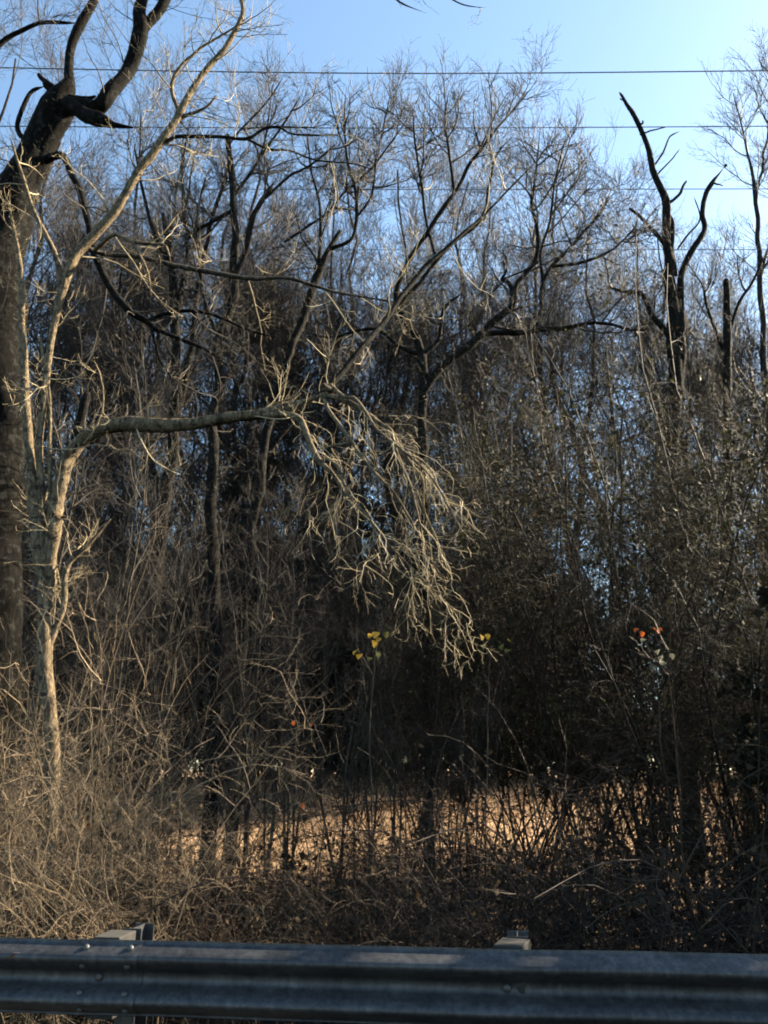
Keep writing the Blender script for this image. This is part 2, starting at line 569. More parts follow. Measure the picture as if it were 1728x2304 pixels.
def box(bm, x0, x1, y0, y1, z0, z1, bev=0.004):
    r = bmesh.ops.create_cube(bm, size=1)
    for v in r['verts']:
        v.co = Vector(((x0 + x1) / 2 + v.co.x * (x1 - x0), (y0 + y1) / 2 + v.co.y * (y1 - y0), (z0 + z1) / 2 + v.co.z * (z1 - z0)))
    if bev:
        es = [e for e in bm.edges if all(v in r['verts'] for v in e.verts)]
        bmesh.ops.bevel(bm, geom=es, offset=bev, segments=2, affect='EDGES', profile=0.5)


def bm_obj(name, bm, mat, parent, loc=(0, 0, 0), rz=0):
    me = bpy.data.meshes.new(name); bm.to_mesh(me); bm.free(); me.materials.append(mat)
    o = mesh_obj(name, me, parent, loc); o.rotation_euler = (0, 0, rz)
    return o


# posts are one block pair seen in the photo, plus their neighbours along the rail
for k in range(-1, 4):
    xk = post_x0 + SP * k
    if k == 1:
        xk = rail_x(1140)
    bm = bmesh.new()
    box(bm, -0.068, 0.068, 0.004, 0.19, zc - 0.178, zc + 0.164, 0.006)
    bm_obj('spacer_block', bm, M['block'], rail, (xk, 0, 0), math.radians({1: -15, 0: -2}.get(k, 1)))
    bm = bmesh.new()
    for ya, yb in ((0.208, 0.213), (0.353, 0.358)):  # flanges
        box(bm, -0.05, 0.05, ya, yb, -0.9, zc + 0.167, 0)
    box(bm, -0.0022, 0.0022, 0.2131, 0.3529, -0.9, zc + 0.1665, 0)
    bm_obj('post', bm, M['steel'], rail, (xk + (0.045 if k == 1 else 0.03), 0.004, 0), math.radians(-3))
    o = mesh_obj('post_bolt', bolt_me, rail, (xk - 0.01, prof_y(0) - 0.0075, zc)); o.scale = (1.3, 1.2, 1.3)

# ------------------------------------------------------------------ overhead wires
WY = 21.0
for (yl, ym, yr, lab, r) in ((152, 165, 159, 'topmost of the overhead wires crossing open blue sky', 0.020),
                             (284, 288, 284, 'second overhead wire from the top, behind the snag\'s upper trunk', 0.0155),
                             (424, 426, 425, 'third overhead wire from the top, level with the snag\'s fork', 0.0135),
                             (561, 562, 561, 'lowest overhead wire, passing behind the bare crowns', 0.012)):
    k = [(-700, yl - (ym - yl) * 1.6), (0, yl), (864, ym), (1728, yr), (2500, yr - (ym - yr) * 1.6)]
    P = spline([at(a, b_, WY) for a, b_ in k], 60)[None]
    V, F = tubes(P, np.full((1, 60), r), 6)
    tag(mesh_obj('power_line', np_mesh('power_line', V, F, M['wire'])), lab, 'wire', 'overhead power lines')


# ------------------------------------------------------------------ hand-drawn trees
def limb(pts, Y, n=None, seed=0, wander=0.25, jit=0.012):
    """pts: (px, py, radius px[, dY]) -> centre line and radii in metres, with wander in depth."""
    rg = np.random.default_rng(seed)
    rows = []
    for k, p in enumerate(pts):
        dy = p[3] if len(p) > 3 else 0.0
        q = at(p[0], p[1], Y + dy)
        rows.append([*q, max(0.0015, p[2] * px_size(p[0], p[1], Y + dy))])
    L = sum(np.linalg.norm(np.subtract(rows[i][:3], rows[i + 1][:3])) for i in range(len(rows) - 1))
    n = n or int(min(220, max(8, L / 0.045)))
    q = spline(rows, n)
    P, R = q[:, :3], np.maximum(q[:, 3], 0.0012)
    nc = max(4, int(L / 0.4))
    w = spline(rg.standard_normal((nc, 3)), n) if nc > 1 else 0
    env = np.sin(np.linspace(0, math.pi, n)) ** 0.5
    P = P + w * (np.minimum(R * 0.35, 0.03) * env)[:, None]
    return P, R


def stub_cap(P, R):
    """Close a broken end with a short ragged point."""
    d = P[-1] - P[-2]; d = d / (np.linalg.norm(d) + 1e-9)
    r = R[-1]
    P2 = np.vstack([P, P[-1] + d * r * 0.5, P[-1] + d * r * 0.9 + np.array([0.3 * r, 0, 0.2 * r])])
    return P2, np.concatenate([R, [r * 0.65, r * 0.04]])


def drawn_tree(name, label, Y, limbs, bark_m, twig_m, seed, levels, cat='tree', group=None, bark_rough=0.06, rs=1.0):
    """limbs: list of (kind, pts, options). The first is the trunk. kind: 'trunk', 'limb' or 'stub'."""
    rg = np.random.default_rng(seed)
    base = at(limbs[0][1][0][0], limbs[0][1][0][1], Y)
    base[2] = float(gz(base[0], base[1]))
    root = empty(name, base)
    tag(root, label, cat, group)
    twp = []
    for k, (kind, pts, opt) in enumerate(limbs):
        P, R = limb(pts, Y + opt.get('dy', 0), seed=seed * 50 + k)
        R = R * opt.get('rs', rs)
        if kind == 'trunk' and k == 0:
            # down to the ground
            g = P[0].copy(); g[2] = float(gz(g[0], g[1])) - 0.15
            m_ = 14
            low = g[None] + (P[0] - g)[None] * np.linspace(0, 1, m_, endpoint=False)[:, None]
            flare = R[0] * (1 + 0.5 * np.linspace(1, 0, m_, endpoint=False) ** 3)
            P = np.vstack([low, P]); R = np.concatenate([flare, R])
        if kind == 'limb':
            R = R * np.clip((1 - np.linspace(0, 1, len(R))) / 0.10, 0.12, 1)
        if kind == 'stub':
            P, R = stub_cap(P, R)
        thick = R.max()
        S = 40 if thick > 0.2 else 22 if thick > 0.09 else 14 if thick > 0.04 else 7 if thick > 0.015 else 5
        V, F = tubes(P[None], R[None], S, rough=opt.get('rough', bark_rough), seed=seed + k)
        me = np_mesh('limb', V - base, F, M[opt.get('mat', bark_m)])
        mesh_obj('trunk' if kind == 'trunk' else 'broken_stub' if kind == 'stub' else 'limb', me, root)
        if opt.get('twigs', 1) > 0:
            q = spline(np.column_stack([P, R]), 24)
            twp.append((q[:, :3], q[:, 3], opt.get('twigs', 1), opt))
        if opt.get('vine'):
            q = spline(np.column_stack([P, R]), 40)
            fp = []
            for cnt, ln in ((150, (0.02, 0.07)), (45, (0.05, 0.16))):
                a_, b_ = grow(rg, q[None, :, :3], q[None, :, 3], cnt * opt['vine'], per='m', t0=0.0, t1=1.0, angle=(55, 95), length=ln, nseg=3, wob=0.35, tlen=0, rabs=(0.002, 0.0045), rmin=0.0015)
                fp.append(tubes(a_, b_, 3))
            o = mesh_obj('climbing_vine', np_mesh('climbing_vine', *[w if i else w - base for i, w in enumerate(join(fp))], M['twig_vine']), root)
            o['kind'] = 'stuff'
    # twigs level by level
    parts = []
    for P, R, w, opt in twp:
        lv = opt.get('levels', levels)
        PP, RR = P[None], R[None]
        for d, L in enumerate(lv):
            L = dict(L); S = L.pop('S', 3)
            if d == 0: L['n'] = L['n'] * w
            PP, RR = grow(rg, PP, RR, **L)
            if len(PP) == 0: break
            parts.append((opt.get('twig_mat', twig_m), tubes(PP, RR, S)))
    for tm in sorted({a for a, _ in parts}):
        V, F = join([t for a, t in parts if a == tm])
        o = mesh_obj('crown' if tm == twig_m else 'hanging_twigs', np_mesh('crown', V - base, F, M[tm]), root)
        if tm != twig_m: o['kind'] = 'stuff'
    return root


up = (0, 0, 0.10)
down = (0, 0, -0.14)
# --- big dark forked tree at the left edge
NEAR = [dict(n=3.0, per='m', t0=0.15, angle=(40, 80), length=(0.5, 1.5), nseg=8, wob=0.16, trop=(0, 0, 0.03), rabs=(0.004, 0.010), rmin=0.002, tlen=0.3, S=4),
        dict(n=8, t0=0.1, angle=(35, 70), length=(0.15, 0.6), nseg=5, wob=0.2, trop=(0, 0, 0.03), rabs=(0.002, 0.004), rmin=0.0014),
        dict(n=4, t0=0.2, angle=(35, 70), length=(0.06, 0.25), nseg=3, wob=0.2, rabs=(0.0012, 0.0022), rmin=0.0011)]
drawn_tree('forked_tree', 'large dark lichen-spotted tree with forked top and broken stub at left edge', 7.6, [
    ('trunk', [(-22, 1560, 74), (-14, 1250, 70), (-10, 1000, 66), (-8, 800, 64), (-4, 680, 60), (0, 580, 56), (14, 490, 52), (44, 410, 47), (74, 345, 42), (100, 285, 38),
               (122, 235, 33), (146, 205, 24), (155, 185, 15)], dict(twigs=0.25, rough=0.028, vine=1.1)),
    ('limb', [(152, 215, 16), (156, 190, 14), (154, 156, 12), (160, 112, 11), (178, 62, 12), (196, 22, 11), (210, -15, 10), (225, -120, 8), (230, -260, 5)], dict(twigs=0.5)),
    ('limb', [(60, 420, 26), (105, 340, 22), (140, 275, 18), (158, 240, 16), (190, 236, 17), (225, 242, 19, -0.1), (256, 206, 19, -0.1), (288, 146, 18), (311, 86, 18), (321, 31, 14), (326, -10, 12),
              (335, -140, 9), (350, -260, 5)], dict(twigs=0.6, vine=0.8, rough=0.09)),
    ('limb', [(312, 84, 14), (330, 58, 14), (356, 30, 13), (374, -8, 13), (400, -100, 10), (440, -220, 6)], dict(twigs=0.6)),
    ('stub', [(150, 228, 15, -0.15), (178, 246, 17, -0.2), (205, 258, 19, -0.25), (236, 272, 17, -0.3), (258, 281, 8, -0.3), (285, 285, 4, -0.3), (298, 287, 2, -0.3)], dict(twigs=0, rough=0.13)),
    ('stub', [(132, 214, 16), (112, 197, 11), (98, 182, 6), (88, 168, 5)], dict(twigs=0, rough=0.12)),
    ('stub', [(165, 222, 12), (190, 222, 7), (213, 217, 4)], dict(twigs=0, rough=0.12)),
    ('limb', [(74, 356, 14), (42, 366, 11), (8, 394, 10), (-40, 420, 9), (-120, 430, 6)], dict(twigs=0.6)),
    ('limb', [(72, 326, 8), (52, 310, 7), (40, 285, 6), (52, 240, 6), (70, 205, 5), (100, 194, 5)], dict(twigs=0.4)),
    ('limb', [(-20, 120, 7), (0, 100, 6.5), (30, 78, 6), (85, 55, 5), (130, 53, 4.5), (175, 52, 3)], dict(twigs=1)),
    ('limb', [(96, 365, 12, 0), (112, 356, 10, -0.1), (140, 352, 9, -0.2), (158, 382, 9, -0.3), (176, 420, 9, -0.4), (186, 462, 9, -0.5), (198, 508, 9, -0.6), (212, 556, 10, -0.7), (230, 605, 9, -0.75),
              (256, 656, 9, -0.8), (290, 698, 9, -0.9), (330, 722, 8, -0.9), (352, 740, 6, -0.9), (410, 765, 5, -0.9), (470, 792, 4, -0.9), (520, 830, 3, -0.9), (560, 880, 2, -0.9)],
     dict(twigs=1.0)),
    ('limb', [(330, 724, 6, -0.9), (370, 708, 5, -0.9), (430, 700, 5, -0.85), (490, 712, 4, -0.8), (560, 742, 3, -0.8), (620, 760, 2, -0.8)], dict(twigs=1.2)),
    ('limb', [(340, 735, 5, -0.9), (350, 770, 4, -0.9), (360, 810, 3, -0.9), (385, 850, 3, -0.9), (410, 900, 2, -0.9)], dict(twigs=1.2)),
], 'bark_dark_shaded', 'twig_dark', 11, NEAR, rs=0.88, bark_rough=0.05)

# --- pale multi-stemmed tree with the long horizontal limb and the hanging twigs
PALE = [dict(n=3.4, per='m', t0=0.1, angle=(35, 80), length=(0.4, 1.2), nseg=7, wob=0.16, trop=(0, 0, 0.03), rabs=(0.004, 0.009), rmin=0.002, tlen=0.3, S=4),
        dict(n=7, t0=0.1, angle=(35, 70), length=(0.12, 0.5), nseg=4, wob=0.2, rabs=(0.002, 0.004), rmin=0.0014),
        dict(n=4, t0=0.2, angle=(35, 70), length=(0.05, 0.2), nseg=3, wob=0.2, rabs=(0.0013, 0.0022), rmin=0.0012)]
HANG = [dict(n=4.4, per='m', t0=0.12, angle=(20, 65), length=(0.25, 0.8), nseg=10, wob=0.24, trop=(0.0, 0, -0.11), rabs=(0.0028, 0.005), rmin=0.002, tlen=0.2, S=4),
        dict(n=4.5, t0=0.08, angle=(25, 75), length=(0.15, 0.55), nseg=8, wob=0.25, trop=(0.0, 0, -0.08), rabs=(0.0016, 0.0028), rmin=0.0013),
        dict(n=2.2, t0=0.3, angle=(30, 70), length=(0.06, 0.18), nseg=3, wob=0.25, trop=(0, 0, -0.05), rabs=(0.0018, 0.0026), rmin=0.0016)]
FUZZ = [dict(n=140, per='m', t0=0.0, angle=(60, 95), length=(0.02, 0.10), nseg=3, wob=0.3, rabs=(0.0012, 0.0025), rmin=0.001)]
drawn_tree('multi_stem_tree', 'pale sunlit multi-stemmed tree with one long limb bent over sideways', 6.6, [
    ('trunk', [(120, 2100, 25), (114, 1850, 23), (110, 1620, 22), (105, 1460, 21), (101, 1340, 21), (98, 1290, 18)], dict(levels=FUZZ, rough=0.09)),
    ('limb', [(98, 1320, 16), (84, 1240, 15), (72, 1130, 14), (62, 1010, 13), (56, 880, 12), (52, 760, 11), (50, 660, 9), (40, 560, 6), (20, 450, 4)], dict(levels=FUZZ, rough=0.1)),
    ('limb', [(103, 1340, 17), (112, 1240, 16), (124, 1150, 15), (142, 1080, 15), (162, 1025, 15), (190, 988, 15), (225, 967, 14, -0.05), (280, 952, 15, -0.1), (350, 950, 16, -0.15), (430, 948, 14, -0.2),
              (500, 940, 13, -0.3), (560, 935, 12, -0.35), (620, 922, 13, -0.4), (680, 903, 12, -0.4), (722, 886, 11, -0.4), (742, 868, 10, -0.4)], dict(twigs=0.6, rough=0.13, vine=0.6, rs=0.98)),
    ('limb', [(736, 874, 10, -0.4), (775, 832, 9, -0.3), (820, 778, 9, -0.2), (862, 728, 8),
              (905, 660, 7, 0.1), (970, 590, 6, 0.2), (1040, 528, 5, 0.3), (1085, 490, 4, 0.4), (1150, 420, 3, 0.4), (1220, 350, 2, 0.4)], dict(twigs=0.6, mat='bark_dark')),
    ('stub', [(742, 868, 8, -0.4), (738, 876, 9, -0.45), (728, 866, 7, -0.5)], dict(twigs=0)),
    ('stub', [(166, 1018, 12), (176, 965, 13), (186, 920, 14), (196, 892, 13)], dict(twigs=0, mat='bark_dark')),
    ('limb', [(106, 1460, 12), (128, 1400, 9), (142, 1360, 9), (146, 1300, 9), (160, 1264, 9), (196, 1230, 8), (225, 1196, 8), (252, 1165, 7)], dict(twigs=0.5)),
    ('limb', [(98, 1300, 12), (92, 1120, 10), (92, 960, 10), (102, 830, 10), (118, 730, 11), (140, 645, 13), (175, 578, 14), (213, 528, 14), (250, 482, 14), (290, 428, 13), (330, 375, 13), (370, 312, 12),
              (402, 262, 11), (428, 206, 10), (466, 150, 9), (505, 105, 8), (535, 56, 7), (546, 25, 6), (540, -10, 6), (536, -90, 5), (550, -180, 4)], dict(twigs=0.75, rough=0.09, vine=0.25)),
    ('limb', [(404, 252, 7), (388, 210, 6), (390, 178, 6), (411, 146, 5), (432, 128, 5), (458, 104, 4), (520, 66, 3), (570, 30, 2)], dict(twigs=1.0)),
    ('stub', [(405, 266, 6), (440, 252, 5), (470, 236, 4), (486, 217, 4)], dict(twigs=0.3)),
    ('limb', [(372, 322, 7), (394, 308, 6), (440, 308, 6), (500, 309, 5), (556, 313, 5), (590, 293, 4), (606, 287, 4), (632, 287, 4), (652, 300, 3), (700, 305, 3), (790, 303, 2)],
     dict(twigs=0.9, mat='bark_dark')),
    ('limb', [(556, 313, 4), (604, 337, 4), (650, 341, 3), (712, 362, 3), (790, 368, 2), (850, 384, 2)], dict(twigs=1.1, mat='bark_dark')),
    ('limb', [(215, 562, 7, -0.1), (228, 550, 7, -0.2), (256, 528, 6, -0.3), (295, 542, 6, -0.4), (345, 548, 5, -0.4), (372, 552, 4, -0.4), (386, 594, 3, -0.4)], dict(twigs=0.9)),
    ('limb', [(296, 542, 4, -0.4), (318, 580, 4, -0.5), (335, 620, 3, -0.5), (340, 670, 2, -0.5)], dict(twigs=1.2)),
    ('limb', [(200, 560, 8, 0.1), (240, 573, 7, 0.2), (310, 580, 7, 0.2), (400, 602, 7, 0.2), (480, 616, 7, 0.2), (560, 627, 6, 0.2), (640, 624, 5, 0.2), (700, 639, 5, 0.2), (760, 657, 4, 0.2), (860, 675, 3, 0.2), (960, 690, 2, 0.2)],
     dict(twigs=1.0, mat='bark_grey')),
    ('limb', [(140, 640, 10), (128, 575, 8), (104, 525, 7), (74, 470, 6), (50, 400, 5), (20, 300, 3)], dict(twigs=0.8)),
    ('limb', [(90, 760, 5), (110, 900, 5), (112, 1050, 6), (108, 1200, 7), (104, 1290, 8)], dict(twigs=0.7)),
    # hanging side limbs
    ('limb', [(565, 936, 9, -0.35), (600, 934, 9, -0.4), (640, 930, 10, -0.45), (672, 940, 10, -0.5), (688, 968, 10, -0.55), (702, 1005, 9, -0.6), (720, 1042, 9, -0.65), (745, 1066, 7, -0.7), (765, 1095, 6, -0.7),
              (785, 1130, 5, -0.75), (805, 1152, 5, -0.8), (840, 1182, 4, -0.8), (885, 1235, 4, -0.8), (935, 1285, 3, -0.8), (990, 1340, 2, -0.8), (1055, 1405, 2, -0.8)], dict(levels=HANG, twigs=0.9)),
    ('limb', [(735, 1030, 5, -0.65), (760, 1050, 5, -0.8), (775, 1090, 5, -0.85), (795, 1130, 4, -0.9), (838, 1172, 4, -0.9), (850, 1230, 3, -0.9), (862, 1260, 2, -0.9)], dict(levels=HANG, twigs=0.9)),
    ('limb', [(742, 1066, 6, -0.7), (735, 1100, 5, -0.65), (715, 1145, 4, -0.6), (695, 1180, 4, -0.6), (668, 1200, 3, -0.6), (664, 1240, 2, -0.6)], dict(levels=HANG, twigs=0.6, mat='bark_dark')),
    ('limb', [(728, 893, 7, -0.45), (738, 920, 6, -0.5), (765, 955, 6, -0.6), (790, 990, 6, -0.7), (815, 1030, 5, -0.75), (850, 1075, 5, -0.8), (885, 1110, 4, -0.8), (920, 1165, 3, -0.8), (960, 1240, 3, -0.8), (1000, 1310, 2, -0.8)],
     dict(levels=HANG, twigs=1.0)),
    ('limb', [(722, 890, 9, -0.4), (770, 898, 8, -0.5), (815, 922, 8, -0.55), (855, 950, 7, -0.6), (880, 966, 6, -0.65), (896, 1020, 5, -0.7), (920, 1080, 4, -0.7), (935, 1140, 4, -0.7), (950, 1210, 3, -0.7), (960, 1290, 2, -0.7)],
     dict(levels=HANG, twigs=1.2)),
    ('limb', [(745, 866, 6, -0.4), (770, 890, 6, -0.6), (795, 896, 6, -0.7), (822, 925, 5, -0.8), (850, 965, 4, -0.9), (905, 1010, 4, -0.95), (960, 1060, 3, -1.0), (1000, 1120, 3, -1.0), (1040, 1200, 2, -1.0)],
     dict(levels=HANG, twigs=1.1)),
    ('limb', [(880, 966, 4, -0.65), (920, 1040, 4, -0.6), (950, 1080, 4, -0.55), (955, 1150, 3, -0.5), (985, 1220, 3, -0.5), (1000, 1300, 2, -0.5)], dict(levels=HANG, twigs=1.1)),
    ('stub', [(795, 994, 4, -0.7), (765, 1000, 5, -0.7), (735, 1008, 4, -0.65)], dict(twigs=0)),
    # high twigs hanging into the top of the picture
    ('limb', [(536, -90, 5), (640, -110, 4, -0.3), (760, -70, 4, -0.5), (860, -30, 3, -0.6), (900, 5, 3, -0.6), (960, 30, 2, -0.6)],
     dict(levels=HANG[:2], twigs=0.35, mat='bark_grey', twig_mat='twig_dark')),
    ('limb', [(760, -70, 4, -0.5), (880, -50, 4, -0.6), (980, -20, 3, -0.6), (1040, 10, 2, -0.6), (1095, 18, 1.5, -0.6)], dict(levels=HANG[:2], twigs=0.3, mat='bark_grey', twig_mat='twig_dark')),
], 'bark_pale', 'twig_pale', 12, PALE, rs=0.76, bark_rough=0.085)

# --- middle-distance trees
MID = [dict(n=2.3, per='m', t0=0.2, angle=(35, 75), length=(0.8, 2.2), nseg=8, wob=0.13, trop=(0, 0, 0.10), rabs=(0.012, 0.026), rmin=0.005, tlen=0.6, S=5),
       dict(n=8, t0=0.15, angle=(30, 60), length=(0.4, 1.2), nseg=6, wob=0.15, trop=(0, 0, 0.09), rabs=(0.006, 0.011), rmin=0.004, S=4),
       dict(n=6, t0=0.15, angle=(30, 60), length=(0.15, 0.55), nseg=4, wob=0.17, trop=(0, 0, 0.06), rabs=(0.003, 0.005), rmin=0.0028)]
SPROUT = [dict(n=9, per='m', t0=0.1, angle=(40, 85), length=(0.25, 1.1), nseg=6, wob=0.18, trop=(0, 0, 0.03), rabs=(0.004, 0.008), rmin=0.003, S=4),
          dict(n=4, t0=0.15, angle=(30, 70), length=(0.1, 0.4), nseg=4, wob=0.2, rabs=(0.0025, 0.004), rmin=0.002)]
drawn_tree('broken_top_tree', 'dark upright tree with snapped-off top behind the bent limb', 12.5, [
    ('trunk', [(488, 1600, 24), (482, 1350, 22), (476, 1150, 20), (478, 950, 19), (500, 780, 18), (522, 650, 17), (530, 560, 15), (526, 460, 13), (520, 380, 11), (511, 305, 9)], dict(levels=SPROUT)),
    ('limb', [(522, 640, 12), (552, 565, 11), (572, 500, 10), (592, 450, 9), (618, 408, 7)], dict(twigs=1.0)),
    ('limb', [(528, 440, 7), (560, 395, 6), (590, 350, 5), (640, 280, 4), (680, 210, 3)], dict()),
    ('limb', [(525, 470, 8), (480, 500, 7), (440, 520, 6), (410, 560, 4)], dict()),
    ('limb', [(512, 330, 5), (545, 290, 4), (600, 230, 3), (640, 170, 2)], dict()),
    ('limb', [(592, 450, 6), (650, 400, 5), (700, 370, 4), (760, 320, 3)], dict()),
    ('limb', [(500, 780, 8), (470, 700, 6), (450, 600, 5), (445, 480, 4), (470, 380, 3)], dict()),
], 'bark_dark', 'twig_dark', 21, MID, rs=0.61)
drawn_tree('twin_trunk_tree', 'twin-trunked dark tree just left of the snapped-top tree', 13.2, [
    ('trunk', [(332, 1600, 26), (345, 1350, 24), (366, 1150, 22), (392, 960, 20), (400, 820, 18), (396, 700, 16), (386, 610, 14), (378, 540, 11), (366, 480, 6)], dict(levels=SPROUT)),
    ('limb', [(392, 960, 14), (425, 820, 12), (445, 700, 10), (455, 600, 9), (470, 520, 8), (500, 420, 6), (520, 330, 4)], dict()),
    ('limb', [(400, 700, 8), (420, 560, 7), (410, 430, 6), (415, 330, 4), (430, 260, 3)], dict()),
    ('limb', [(386, 610, 8), (345, 520, 6), (320, 420, 5), (300, 320, 3)], dict()),
    ('limb', [(366, 1150, 12), (330, 1000, 10), (290, 850, 8), (270, 720, 6), (275, 580, 4)], dict()),
], 'bark_dark', 'twig_dark', 22, MID, rs=0.61)
drawn_tree('leaning_tree', 'slender dark tree leaning right with high open crown above the bent limb', 14.5, [
    ('trunk', [(535, 1600, 20), (552, 1350, 19), (580, 1120, 18), (618, 900, 17), (650, 800, 16), (690, 690, 15), (722, 600, 14), (742, 560, 11), (765, 520, 8)], dict(levels=SPROUT)),
    ('limb', [(742, 560, 8), (790, 540, 7), (800, 490, 7), (795, 420, 6), (780, 340, 5), (775, 250, 3), (780, 195, 2)], dict(twigs=1.3)),
    ('limb', [(800, 490, 6), (835, 440, 5), (850, 350, 4), (870, 250, 3), (880, 200, 2)], dict(twigs=1.3)),
    ('limb', [(690, 690, 8), (720, 560, 7), (720, 470, 6), (700, 380, 4), (690, 290, 3)], dict(twigs=1.2)),
    ('limb', [(640, 545, 5), (720, 490, 5), (780, 430, 5), (850, 360, 4), (930, 250, 2)], dict(twigs=1.2)),
], 'bark_dark', 'twig_dark', 23, MID, rs=0.57)
drawn_tree('spreading_tree', 'wide spreading bare tree with low crooked boughs in the middle of the wood', 13.8, [
    ('trunk', [(962, 1600, 16), (958, 1350, 16), (955, 1150, 17), (955, 1000, 18), (955, 880, 18), (950, 800, 17)], dict(levels=SPROUT)),
    ('limb', [(952, 880, 16), (985, 840, 15), (1030, 800, 15), (1075, 762, 15), (1112, 726, 14), (1150, 692, 13), (1158, 650, 11), (1180, 615, 9), (1200, 585, 8), (1208, 530, 7), (1195, 460, 6), (1205, 380, 4), (1215, 290, 3)],
     dict(twigs=1.1)),
    ('limb', [(1090, 752, 11), (1140, 748, 11), (1200, 744, 10), (1260, 738, 9), (1320, 726, 7), (1370, 728, 6), (1420, 742, 5), (1480, 740, 3)], dict(twigs=1.0)),
    ('limb', [(1152, 690, 9), (1150, 655, 8), (1142, 632, 8), (1130, 628, 6), (1145, 600, 4), (1130, 560, 3)], dict(twigs=0.7)),
    ('limb', [(1205, 742, 8), (1218, 700, 8), (1222, 650, 7), (1240, 600, 7), (1290, 545, 6), (1340, 490, 5), (1380, 420, 3)], dict(twigs=1.2)),
    ('limb', [(1222, 650, 6), (1218, 560, 6), (1240, 490, 5), (1250, 400, 4), (1275, 300, 2)], dict(twigs=1.3)),
    ('limb', [(1240, 600, 6), (1310, 590, 6), (1380, 560, 4), (1440, 500, 3)], dict(twigs=1.2)),
    ('limb', [(950, 810, 14), (938, 765, 13), (905, 705, 12), (893, 665, 11), (900, 625, 10), (935, 560, 9), (975, 505, 9), (1020, 440, 8), (1065, 360, 6), (1110, 300, 5), (1160, 240, 3), (1222, 165, 2)],
     dict(twigs=1.2)),
    ('limb', [(900, 690, 8), (955, 625, 8), (1010, 555, 7), (1075, 502, 7), (1100, 420, 5), (1115, 350, 4), (1160, 300, 2)], dict(twigs=1.2)),
    ('limb', [(978, 570, 6), (962, 500, 5), (950, 420, 5), (935, 330, 4), (930, 240, 2)], dict(twigs=1.2)),
    ('limb', [(1020, 440, 6), (1015, 360, 5), (1000, 280, 4), (1010, 205, 2)], dict(twigs=1.3)),
    ('limb', [(950, 805, 9), (985, 770, 8), (990, 730, 7), (1000, 690, 6), (1040, 660, 4)], dict(twigs=1.0)),
    ('limb', [(950, 800, 9), (900, 780, 8), (850, 745, 7), (800, 745, 6), (745, 760, 5), (690, 750, 3)], dict(twigs=1.0)),
], 'bark_dark', 'twig_dark', 24, MID, rs=0.59)
DEAD = [dict(n=0.22, per='m', t0=0.35, angle=(35, 70), length=(0.3, 0.9), nseg=6, wob=0.14, trop=(0, 0, 0.06), rabs=(0.010, 0.016), rmin=0.005, S=4),
        dict(n=1, t0=0.4, angle=(30, 60), length=(0.15, 0.4), nseg=4, wob=0.15, rabs=(0.004, 0.007), rmin=0.003)]
drawn_tree('dead_snag', 'dead leafless snag with jagged broken top standing against the sky', 14.6, [
    ('trunk', [(1522, 1500, 27), (1522, 1100, 26), (1520, 900, 24), (1515, 760, 22), (1508, 640, 19), (1500, 560, 17), (1496, 480, 15), (1484, 430, 13), (1466, 370, 12), (1450, 310, 10), (1428, 262, 9), (1412, 238, 7), (1399, 216, 5), (1394, 208, 2)],
     dict(twigs=0.8, rough=0.08)),
    ('stub', [(1412, 240, 4), (1404, 228, 3), (1395, 222, 2)], dict(twigs=0)),
    ('stub', [(1436, 285, 5), (1444, 278, 4), (1446, 272, 3)], dict(twigs=0)),
    ('limb', [(1440, 302, 4), (1470, 292, 3), (1500, 286, 2)], dict(twigs=0.3)),
    ('limb', [(1468, 378, 4), (1490, 345, 4), (1505, 312, 3), (1512, 304, 3), (1530, 295, 2)], dict(twigs=1)),
    ('limb', [(1476, 398, 4), (1500, 370, 3), (1530, 335, 2)], dict(twigs=1)),
    ('stub', [(1497, 470, 7), (1497, 445, 5), (1498, 432, 5)], dict(twigs=0)),
    ('stub', [(1497, 462, 7), (1515, 450, 6), (1528, 436, 6), (1538, 418, 5), (1544, 408, 4)], dict(twigs=0.4)),
    ('stub', [(1505, 560, 9), (1478, 525, 8), (1452, 502, 7), (1430, 482, 6), (1418, 470, 6)], dict(twigs=0.2)),
    ('limb', [(1518, 620, 9), (1520, 560, 8), (1514, 510, 7), (1508, 480, 6)], dict(twigs=0.2)),
    ('limb', [(1532, 900, 18), (1532, 760, 16), (1530, 660, 14), (1535, 612, 13), (1555, 570, 12), (1578, 535, 11), (1586, 510, 10), (1582, 480, 9), (1588, 435, 9), (1602, 408, 9), (1618, 390, 7), (1632, 372, 6)], dict(twigs=0.6, rough=0.08)),
    ('stub', [(1632, 374, 6), (1633, 371, 5)], dict(twigs=0)),
    ('stub', [(1606, 412, 4), (1618, 415, 3), (1626, 418, 2)], dict(twigs=0)),
    ('limb', [(1515, 770, 12), (1480, 720, 11), (1460, 685, 10), (1440, 662, 9), (1400, 655, 6), (1360, 640, 4)], dict(levels=MID, twigs=0.8)),
    ('limb', [(1525, 560, 4), (1550, 525, 4), (1575, 490, 3), (1560, 440, 2)], dict(twigs=1)),
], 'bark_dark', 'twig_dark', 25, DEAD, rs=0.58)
drawn_tree('snapped_trunk', 'short snapped dark trunk right of the dead snag', 15.5, [
    ('trunk', [(1640, 1500, 14), (1640, 1100, 13), (1638, 850, 12), (1636, 720, 11), (1634, 660, 10), (1633, 640, 9)], dict(levels=SPROUT)),
    ('stub', [(1633, 640, 9), (1632, 632, 8)], dict(twigs=0)),
    ('limb', [(1638, 760, 6), (1660, 690, 5), (1690, 640, 4), (1720, 570, 3)], dict()),
    ('limb', [(1638, 820, 6), (1610, 740, 5), (1590, 680, 4), (1580, 620, 2)], dict()),
], 'bark_dark', 'twig_dark', 26, MID, rs=0.75)
